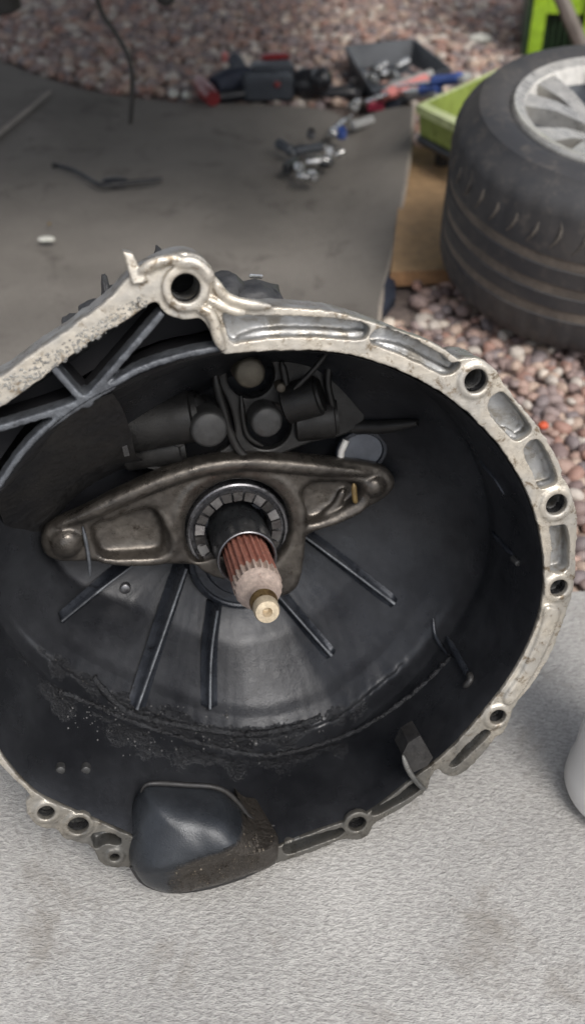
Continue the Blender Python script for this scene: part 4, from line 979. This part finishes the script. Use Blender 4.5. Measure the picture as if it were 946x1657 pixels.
# ---- tools on the far edge of the mat
def wbox(name, c, sz, rz, mat, bev=.003, mtx=None): mb = MB(); mb.box(c, sz, rz, bev, mtx); return mb.build(name, mat, None, 30)
TRY = empty('tool_tray', tuple(at(640, 130))); tag(TRY, 'open black plastic tool tray full of small metal parts on the gravel', 'tray')
q = [at(556, 74, .055), at(670, 62, .055), at(730, 110, .055), at(604, 150, .055)]
cq = sum(q, Vector()) / 4; qb = [Vector((cq.x + (p.x - cq.x) * .86, cq.y + (p.y - cq.y) * .86, .004)) for p in q]
qi = [Vector((cq.x + (p.x - cq.x) * .96, cq.y + (p.y - cq.y) * .96, .055)) for p in q]; qbi = [Vector((cq.x + (p.x - cq.x) * .82, cq.y + (p.y - cq.y) * .82, .008)) for p in q]
mb = MB(); mb.add(q + qb + qi + qbi, [(k, 4 + k, 4 + (k + 1) % 4, (k + 1) % 4) for k in range(4)] + [(k, (k + 1) % 4, 8 + (k + 1) % 4, 8 + k) for k in range(4)] + [(8 + k, 8 + (k + 1) % 4, 12 + (k + 1) % 4, 12 + k) for k in range(4)] + [(12, 13, 14, 15), (7, 6, 5, 4)])
o = mb.build('shell', M['slate'], None, 20); child_world(o, TRY)
def socket(c, ax_, r, ln, mat, label, grp='loose chrome sockets and bits on the mat', hexn=12, name='socket'):
    t = empty(name, tuple(c)); mb = MB(); mb.lathe((0, 0, 0), ax_, [(0, r * .9), (ln * .08, r), (ln * .5, r), (ln * .55, r * .88), (ln * .95, r * .88), (ln, r * .8), (ln, r * .55), (ln * .5, r * .5)], hexn, True, True)
    mb.build('body', mat, t, 30); tag(t, label, 'socket', grp); return t
rd = random.Random(9)
tray_l = ['chrome socket heaped among the small parts in the black tray']
for k in range(11):
    u_, v_ = rd.uniform(.15, .8), rd.uniform(.15, .8); p = (qbi[0].lerp(qbi[1], u_)).lerp(qbi[3].lerp(qbi[2], u_), v_) + Vector((0, 0, .008 + .006 * rd.random()))
    socket(p, (rd.uniform(-1, 1), rd.uniform(-1, 1), rd.uniform(0, .6)), rd.uniform(.006, .011), rd.uniform(.018, .035), M['chrome'] if k % 3 else M['dull'], tray_l[0], 'metal parts in the black tray', 10)
# screwdrivers
def driver(a, b, mh, label, cat='screwdriver', r=.011, name='screwdriver', shaft=.45):
    t = empty(name, tuple(a)); d = b - a; ln = d.length; mb = MB()
    mb.lathe((0, 0, 0), d, [(0, r * .6), (ln * .03, r), (ln * (1 - shaft) * .5, r * .85), (ln * (1 - shaft) * .9, r), (ln * (1 - shaft), r * .5)], 8); mb.build('handle', mh, t, 30)
    mb = MB(); mb.lathe(d.normalized() * ln * (1 - shaft - .02), d, [(0, r * .32), (ln * (shaft + .02), r * .3)], 8); mb.build('blade', M['chrome'], t, 40); tag(t, label, cat, None); return t
driver(at(690, 128, .07), at(590, 165, .06), M['pink'], 'screwdriver with pink handle on top of the tool pile', shaft=.35, r=.013)
driver(at(640, 150, .055), at(612, 158, .05), M['pink'], 'short pink handled bit driver at the left end of the pile', shaft=.2, r=.012)
driver(at(748, 126, .13), at(640, 140, .075), M['blue'], 'screwdriver with pale blue handle lying right of the pink one', shaft=.55, r=.012)
driver(at(712, 142, .10), at(620, 152, .05), M['blue'], 'long screwdriver with blue handle nearest the green crate', shaft=.65, r=.011)
M['greyp'] = cast('light_grey_grip', (.34, .34, .33), (.28, .28, .28), .5, .1, 20, 80, 600, .1, .0003)
driver(at(700, 118, .08), at(610, 148, .05), M['greyp'], 'grey handled tool behind the pink screwdriver', 'tool', shaft=.2, r=.010, name='hand_tool')
driver(at(712, 150, .09), at(655, 152, .06), M['greyp'], 'thick grey grip lying across the crate edge', 'tool', shaft=.1, r=.013, name='hand_tool')
driver(at(745, 130, .135), at(760, 122, .135), M['greyp'], 'small pale tip resting on the crate rim', 'tool', shaft=.1, r=.008, name='hand_tool')
o = wbox('red_case', at(607, 170, .03), (.035, .022, .022), .1, M['magenta']); tag(o, 'small crimson plastic case beside the curled mat corner', 'case')
o = wbox('blue_case', at(635, 168, .03), (.03, .018, .018), .3, M['navy']); tag(o, 'small dark blue plastic block beside the crimson case', 'block')
# chrome sockets trail on the mat
for (x, y, r, ln, axx, mk, lab) in [
    (495, 262, .012, .045, (1, .1, 0), 'chrome', 'long chrome socket in the middle of the mat pile'),
    (480, 270, .010, .030, (.3, -1, .1), 'chrome', 'chrome socket at the lower left of the mat pile'),
    (502, 283, .010, .022, (.5, -1, .1), 'chrome', 'shiny chrome socket lowest in the mat pile'),
    (484, 285, .009, .022, (1, -.6, .1), 'chrome', 'chrome socket beside the lowest one of the mat pile'),
    (530, 258, .008, .020, (.3, -1, .2), 'chrome', 'small chrome socket at the right of the mat pile'),
    (540, 250, .007, .02, (1, .2, .2), 'chrome', 'tiny chrome socket at the far right of the mat pile'),
    (532, 243, .008, .018, (0, -1, .3), 'chrome', 'small chrome socket just above the right of the pile'),
    (568, 172, .011, .026, (.3, -1, .3), 'chrome', 'bright chrome socket at the far mat edge'),
    (580, 166, .009, .022, (-.3, -1, .3), 'chrome', 'second chrome socket at the far mat edge'),
    (577, 158, .009, .020, (.1, -.5, 1), 'steel', 'upright steel socket at the far mat edge'),
    (530, 218, .008, .02, (1, .3, 0), 'chrome', 'chrome socket at the near end of the extension bar'),
    (552, 222, .010, .02, (0, -.3, 1), 'blue', 'blue capped bit holder beside the extension bar'),
    (503, 222, .009, .018, (0, -.5, 1), 'steel', 'pinkish steel nut behind the ratchet')]:
    socket(at(x, y, .024), axx, r, ln, M[mk], lab)
driver(at(450, 232, .024), at(478, 248, .022), M['slate'], 'short dark grey ratchet grip at the left of the mat pile', 'tool', r=.011, shaft=.15, name='ratchet_grip')
driver(at(475, 245, .024), at(528, 236, .026), M['slate'], 'dark grey ratchet handle lying across the mat pile', 'ratchet', r=.010, shaft=.1, name='ratchet')
driver(at(532, 218, .026), at(570, 186, .026), M['chrome'], 'silver extension bar on the mat', 'extension bar', r=.008, shaft=.3, name='extension_bar')
driver(at(568, 204, .026), at(612, 192, .026), M['greyp'], 'grey metal bar lying in the fold of the mat', 'bar', r=.011, shaft=.2, name='metal_bar')
o = wbox('bit_holder', at(470, 268, .022), (.014, .045, .02), -.5, M['blackp']); tag(o, 'black bit holder under the chrome sockets', 'bit holder')
o = wbox('rubber_boot', at(525, 262, .022), (.03, .03, .018), .4, M['blackp'], .006); tag(o, 'black rubber piece under the small sockets', 'rubber piece')
# red and black things left of the tray
DR = empty('cordless_drill', tuple(at(370, 150))); tag(DR, 'red and dark navy cordless drill lying on its side at the mat edge', 'drill')
def dpart(name, pts, r, mat, flat=1.0, z=.035):
    mb = MB(); mb.tube([at(x, y, z) for x, y in pts], r, 10, flat); o = mb.build(name, mat, None, 40); child_world(o, DR)
dpart('body', [(345, 140), (372, 132), (400, 128), (412, 126)], [.022, .030, .030, .018], M['navy']); dpart('battery', [(322, 132), (335, 150), (345, 160)], [.014, .020, .016], M['red'])
dpart('handle', [(395, 128), (388, 110), (380, 98)], [.018, .016, .018], M['navy']); dpart('chuck', [(410, 126), (424, 124)], .013, M['slate'])
dpart('collar', [(404, 118), (408, 134)], .012, M['red']); dpart('foot', [(335, 160), (400, 152)], .014, M['blackp'], 1, .016)
JC = empty('tool_case', tuple(at(440, 140))); tag(JC, 'dark grey tool case with red lid edge between drill and black bag', 'tool case')
for nm, x, y, z_, sz, rz, mt_ in (('lower_half', 432, 138, .028, (.115, .07, .055), .1, 'slate'), ('lid', 440, 112, .050, (.10, .05, .03), .15, 'slate'), ('red_edge', 445, 92, .065, (.07, .028, .016), .2, 'red'), ('latch', 448, 137, .062, (.016, .014, .014), .2, 'red')):
    o = wbox(nm, at(x, y, z_), sz, rz, M[mt_], .008); child_world(o, JC)
BG = empty('black_tool_bag', tuple(at(500, 150))); tag(BG, 'slumped black tool bag beside the open tray', 'bag')
for sc2, x, y, z_, ss in (('side', 497, 135, .03, (.085, .07, .062)), ('flap', 520, 128, .05, (.05, .05, .05)), ('base', 555, 150, .015, (.13, .035, .03))):
    mb = MB(); V = []; Fc = []; c = at(x, y, z_)
    for i in range(9):
        for k in range(14):
            th_, ph = math.pi * i / 8, 2 * math.pi * k / 14; d = Vector((math.sin(th_) * math.cos(ph), math.sin(th_) * math.sin(ph), math.cos(th_)))
            s2 = 1 + .22 * noise.noise(d * 2.3 + Vector((x, 0, 0))); V.append(c + Vector((d.x * ss[0] / 2, d.y * ss[1] / 2, d.z * ss[2] / 2)) * s2)
    for i in range(8):
        for k in range(14): Fc.append((i * 14 + k, i * 14 + (k + 1) % 14, i * 14 + 14 + (k + 1) % 14, i * 14 + 14 + k))
    o = mesh(sc2, V, Fc, M['blackp'], None, 60); child_world(o, BG)
o = wbox('pink_tag', at(364, 92, .02), (.016, .012, .022), .2, M['pink']); tag(o, 'small pink block on the gravel behind the drill', 'block')
def pebble_mesh(name, r, sub=1, seed=0, sx=1, sy=1, sz=.7):
    bm = bmesh.new(); bmesh.ops.create_icosphere(bm, subdivisions=sub, radius=1)
    for v in bm.verts:
        n = 1 + .22 * noise.noise(v.co * 1.3 + Vector((seed * 7.3, seed, 0))); v.co = Vector((v.co.x * sx, v.co.y * sy, v.co.z * sz)) * r * n
    me = bpy.data.meshes.new(name); bm.to_mesh(me); bm.free(); return me
for x, y, r in ((281, 152, .013), (303, 154, .013)):
    o = link('pale_stone', pebble_mesh('pale_stone', r, 2, x), M['paper'], None, 60); o.location = at(x, y, .014); tag(o, 'pale stone at the far mat edge, %s of the two' % ('left' if x < 290 else 'right'), 'stone', 'pale stones at the mat edge')
o = link('white_stone', pebble_mesh('white_stone', .024, 2, 5, 1.3, .9, .5), M['paper'], None, 60); o.location = at(776, 62, .01); tag(o, 'large white stone on the gravel beside the lime bin', 'stone')
o = link('orange_stone', pebble_mesh('orange_stone', .0065, 2, 5, 1, 1, .7), M['orange'], None, 60); o.location = at(878, 688, .012); tag(o, 'bright orange chip on the gravel just beyond the rim', 'chip')
# bits on the mat
o = link('white_scrap', pebble_mesh('white_scrap', .011, 2, 3, 1.3, .8, .4), M['paper'], None, 20); o.location = at(76, 387, .018); tag(o, 'crumpled white scrap lying on the dark mat', 'scrap')
o = link('yellow_crumb', pebble_mesh('yellow_crumb', .004, 1, 3), M['ochre'], None, 60); o.location = at(80, 362, .018); tag(o, 'tiny yellow crumb behind the white scrap', 'crumb')
mb = MB(); mb.tube(catmull([at(x, y, .019) for x, y in [(95, 268), (120, 276), (145, 290), (165, 300), (190, 298), (215, 295), (262, 290)]], 5, False), .0042, 8); o = mb.build('black_hose', M['blackp'], None, 60); tag(o, 'short black rubber hose lying on the mat', 'hose')
mb = MB(); mb.lathe(at(92, 268, .019), (-1, .3, 0), [(0, .005), (.008, .005)], 10); o = mb.build('hose_fitting', M['dull'], None, 40); tag(o, 'small grey fitting at the left end of the black hose', 'fitting')
o = link('grease_clump', pebble_mesh('grease_clump', .016, 2, 9, 1.6, .8, .35), M['blackp'], None, 60); o.location = at(185, 292, .018); tag(o, 'black grease clump against the hose', 'grease')

# ---- hanging cable and car underside overhead
def aty(x, y, Y): r = ray(x, y); return CAM + r * (Y / r.y)
pts = [aty(x, y, 1.75) for x, y in [(140, -60), (158, 0), (170, 30), (188, 55), (205, 85), (213, 115), (214, 150), (211, 200)]]
mb = MB(); mb.tube(catmull(pts, 6, False), .0042, 8); o = mb.build('hanging_cable', M['underbody'], None, 60); tag(o, 'thin black cable hanging down over the gravel', 'cable')
CR = empty('car', (-.4, 2.4, .6)); tag(CR, 'dark underside of a raised car just above the picture, top left corner', 'car')
def cpart(name, c, sz, bev=.02): o = wbox(name, Vector(c), sz, 0, M['underbody'], bev); child_world(o, CR)
cpart('floor_pan', (-.33, 2.45, .70), (1.35, 2.3, .12)); cpart('sill', (-.33, 1.27, .68), (1.3, .06, .10)); 
p = aty(3, 8, 1.9); mb = MB(); mb.lathe(p + Vector((0, 0, .0)), (0, 0, 1), [(-.012, .02), (-.005, .034), (.3, .034)], 16); o = mb.build('damper', M['underbody'], None, 50); child_world(o, CR)
p = aty(268, -2, 1.9); mb = MB(); mb.lathe(p, (0, 0, 1), [(-.010, .008), (-.004, .016), (.3, .016)], 14); o = mb.build('drop_link', M['underbody'], None, 50); child_world(o, CR)

# ---- translucent pot, right edge
pc = at(1012, 1276, .009); PT = empty('plastic_pot', tuple(pc)); tag(PT, 'translucent white plastic pot standing on the carpet at the right edge', 'pot')
rp_ = (at(1012, 1276) - at(913, 1276)).length
mb = MB(); mb.lathe((0, 0, 0), (0, 0, 1), [(.000, rp_ * .86), (.002, rp_ * .97), (.006, rp_), (.020, rp_ * .985), (.027, rp_ * .965), (.03, rp_ * .95), (.26, rp_ * .86), (.261, rp_ * .82), (.03, rp_ * .90), (.006, rp_ * .82)], 48); mb.build('body', M['cup'], PT, 50)

# ---- gravel: 300 nearest pebbles as parts, the rest joined
rp2 = random.Random(21); protos = [pebble_mesh('pebble', 1, 2 if k < 6 else 1, k, rp2.uniform(.8, 1.25), rp2.uniform(.7, 1), rp2.uniform(.55, .8)) for k in range(8)]
for me in protos:
    me.materials.append(M['pebble']); me.polygons.foreach_set('use_smooth', [True] * len(me.polygons))
def occupied(x, y):
    if y < ce.y + .003 and x < 1.0: return True
    return False
def scatter(x0, x1, y0, y1, sp):
    out = []; y = y0
    while y < y1:
        x = x0
        while x < x1:
            out.append((x + rp2.uniform(-.45, .45) * sp, y + rp2.uniform(-.45, .45) * sp)); x += sp
        y += sp * .87
    return out
near = [(x, y) for x, y in scatter(.06, .72, ce.y + .010, 1.30, .0165) if not occupied(x, y)]
def vis(x, y):
    p = Vector((x, y, 0)) - CAM; dz = p.dot(FW); px = CX + F * p.x / dz; py = CY - F * p.dot(UP) / dz
    return 600 < px < 960 and 430 < py < 990 and not (px < 905 and py > 600 + (px - 640) * 1.3 and px < 870)
cand = [q for q in near if vis(*q)]; cand.sort(key=lambda q: q[0] ** 2 + q[1] ** 2)
# front-facing silhouettes of the flange hide some; take those to the right of it
def clear(x, y):
    p = Vector((x, y, 0)) - CAM; dz = p.dot(FW); px = CX + F * p.x / dz; py = CY - F * p.dot(UP) / dz
    xs = [(640, 500), (745, 580), (815, 610), (870, 685), (905, 745), (932, 830), (935, 960)]
    for (ax_, ay_), (bx_, by_) in zip(xs, xs[1:]):
        if ay_ <= py <= by_: return px > ax_ + (bx_ - ax_) * (py - ay_) / (by_ - ay_) - 8
    return py < 500
c1 = [q for q in cand if clear(*q)]; pick = set(c1[:300])
for (x, y) in c1[:300]:
    o = bpy.data.objects.new('pebble', protos[rp2.randrange(6)]); COL.objects.link(o); o.parent = gravel
    r = rp2.uniform(.0072, .0138); o.scale = (r, r, r); o.location = (x, y, rp2.uniform(-.006, .004)); o.rotation_euler = (rp2.uniform(-.5, .5), rp2.uniform(-.5, .5), rp2.uniform(0, 6.28))
def joined(pts, r0_, r1_, zlo, zhi, protos_):
    Vs = []; Fs = []; off = 0
    data = []
    for me in protos_:
        co = np.empty(len(me.vertices) * 3); me.vertices.foreach_get('co', co); data.append((co.reshape(-1, 3), np.array([tuple(p.vertices) for p in me.polygons])))
    for (x, y) in pts:
        co, fa = data[rp2.randrange(len(data))]; a = rp2.uniform(0, 6.28); b = rp2.uniform(-.5, .5); r = rp2.uniform(r0_, r1_)
        Rz = np.array([[math.cos(a), -math.sin(a), 0], [math.sin(a), math.cos(a), 0], [0, 0, 1]]); Rx = np.array([[1, 0, 0], [0, math.cos(b), -math.sin(b)], [0, math.sin(b), math.cos(b)]])
        Vs.append(co @ (Rz @ Rx).T * r + np.array([x, y, rp2.uniform(zlo, zhi)])); Fs.append(fa + off); off += len(co)
    V = np.concatenate(Vs); Fa = np.concatenate(Fs); me = bpy.data.meshes.new('pebbles')
    me.vertices.add(len(V)); me.vertices.foreach_set('co', V.ravel()); me.loops.add(Fa.size); me.loops.foreach_set('vertex_index', Fa.ravel().astype(np.int32))
    me.polygons.add(len(Fa)); me.polygons.foreach_set('loop_start', np.arange(0, Fa.size, 3, dtype=np.int32)); me.polygons.foreach_set('loop_total', np.full(len(Fa), 3, dtype=np.int32))
    me.polygons.foreach_set('use_smooth', [True] * len(Fa)); me.update(calc_edges=True); me.validate()
    return me
rest = [q for q in near if q not in pick] + [(x, y) for x, y in scatter(.06, .72, ce.y + .014, 1.3, .016)]
far = scatter(-1.7, 1.25, 1.95, 3.9, .0205) + scatter(.2, 1.1, 1.3, 1.95, .019)
far = [(x, y) for x, y in far if abs(x) < .35 * y + .35]
z_protos = protos[6:] + protos[6:7]
MT = [(p[0], p[1]) for p in [(-300, 8), (-120, 48), (0, 93), (130, 136), (300, 160), (420, 164), (520, 168), (668, 165)]]
def under_mat(x, y):
    p = Vector((x, y, 0)) - CAM; dz = p.dot(FW); px = CX + F * p.x / dz; py = CY - F * p.dot(UP) / dz
    if py > 455 and px < 632: return True
    for (a, b), (c, d) in zip(MT, MT[1:]):
        if a <= px <= c: return py > b + (d - b) * (px - a) / (c - a) - 1
    return px < -300
far = [q for q in far if not under_mat(*q)]
o = link('pebbles', joined(rest, .008, .0145, -.016, -.004, protos[6:]), M['pebble'], gravel); o['kind'] = 'stuff'
o = link('pebbles', joined(far, .0095, .018, -.012, .004, protos[6:]), M['pebble'], gravel); o['kind'] = 'stuff'
print('near', len(near), 'pick', len(pick), 'far', len(far), 'cand', len(c1))
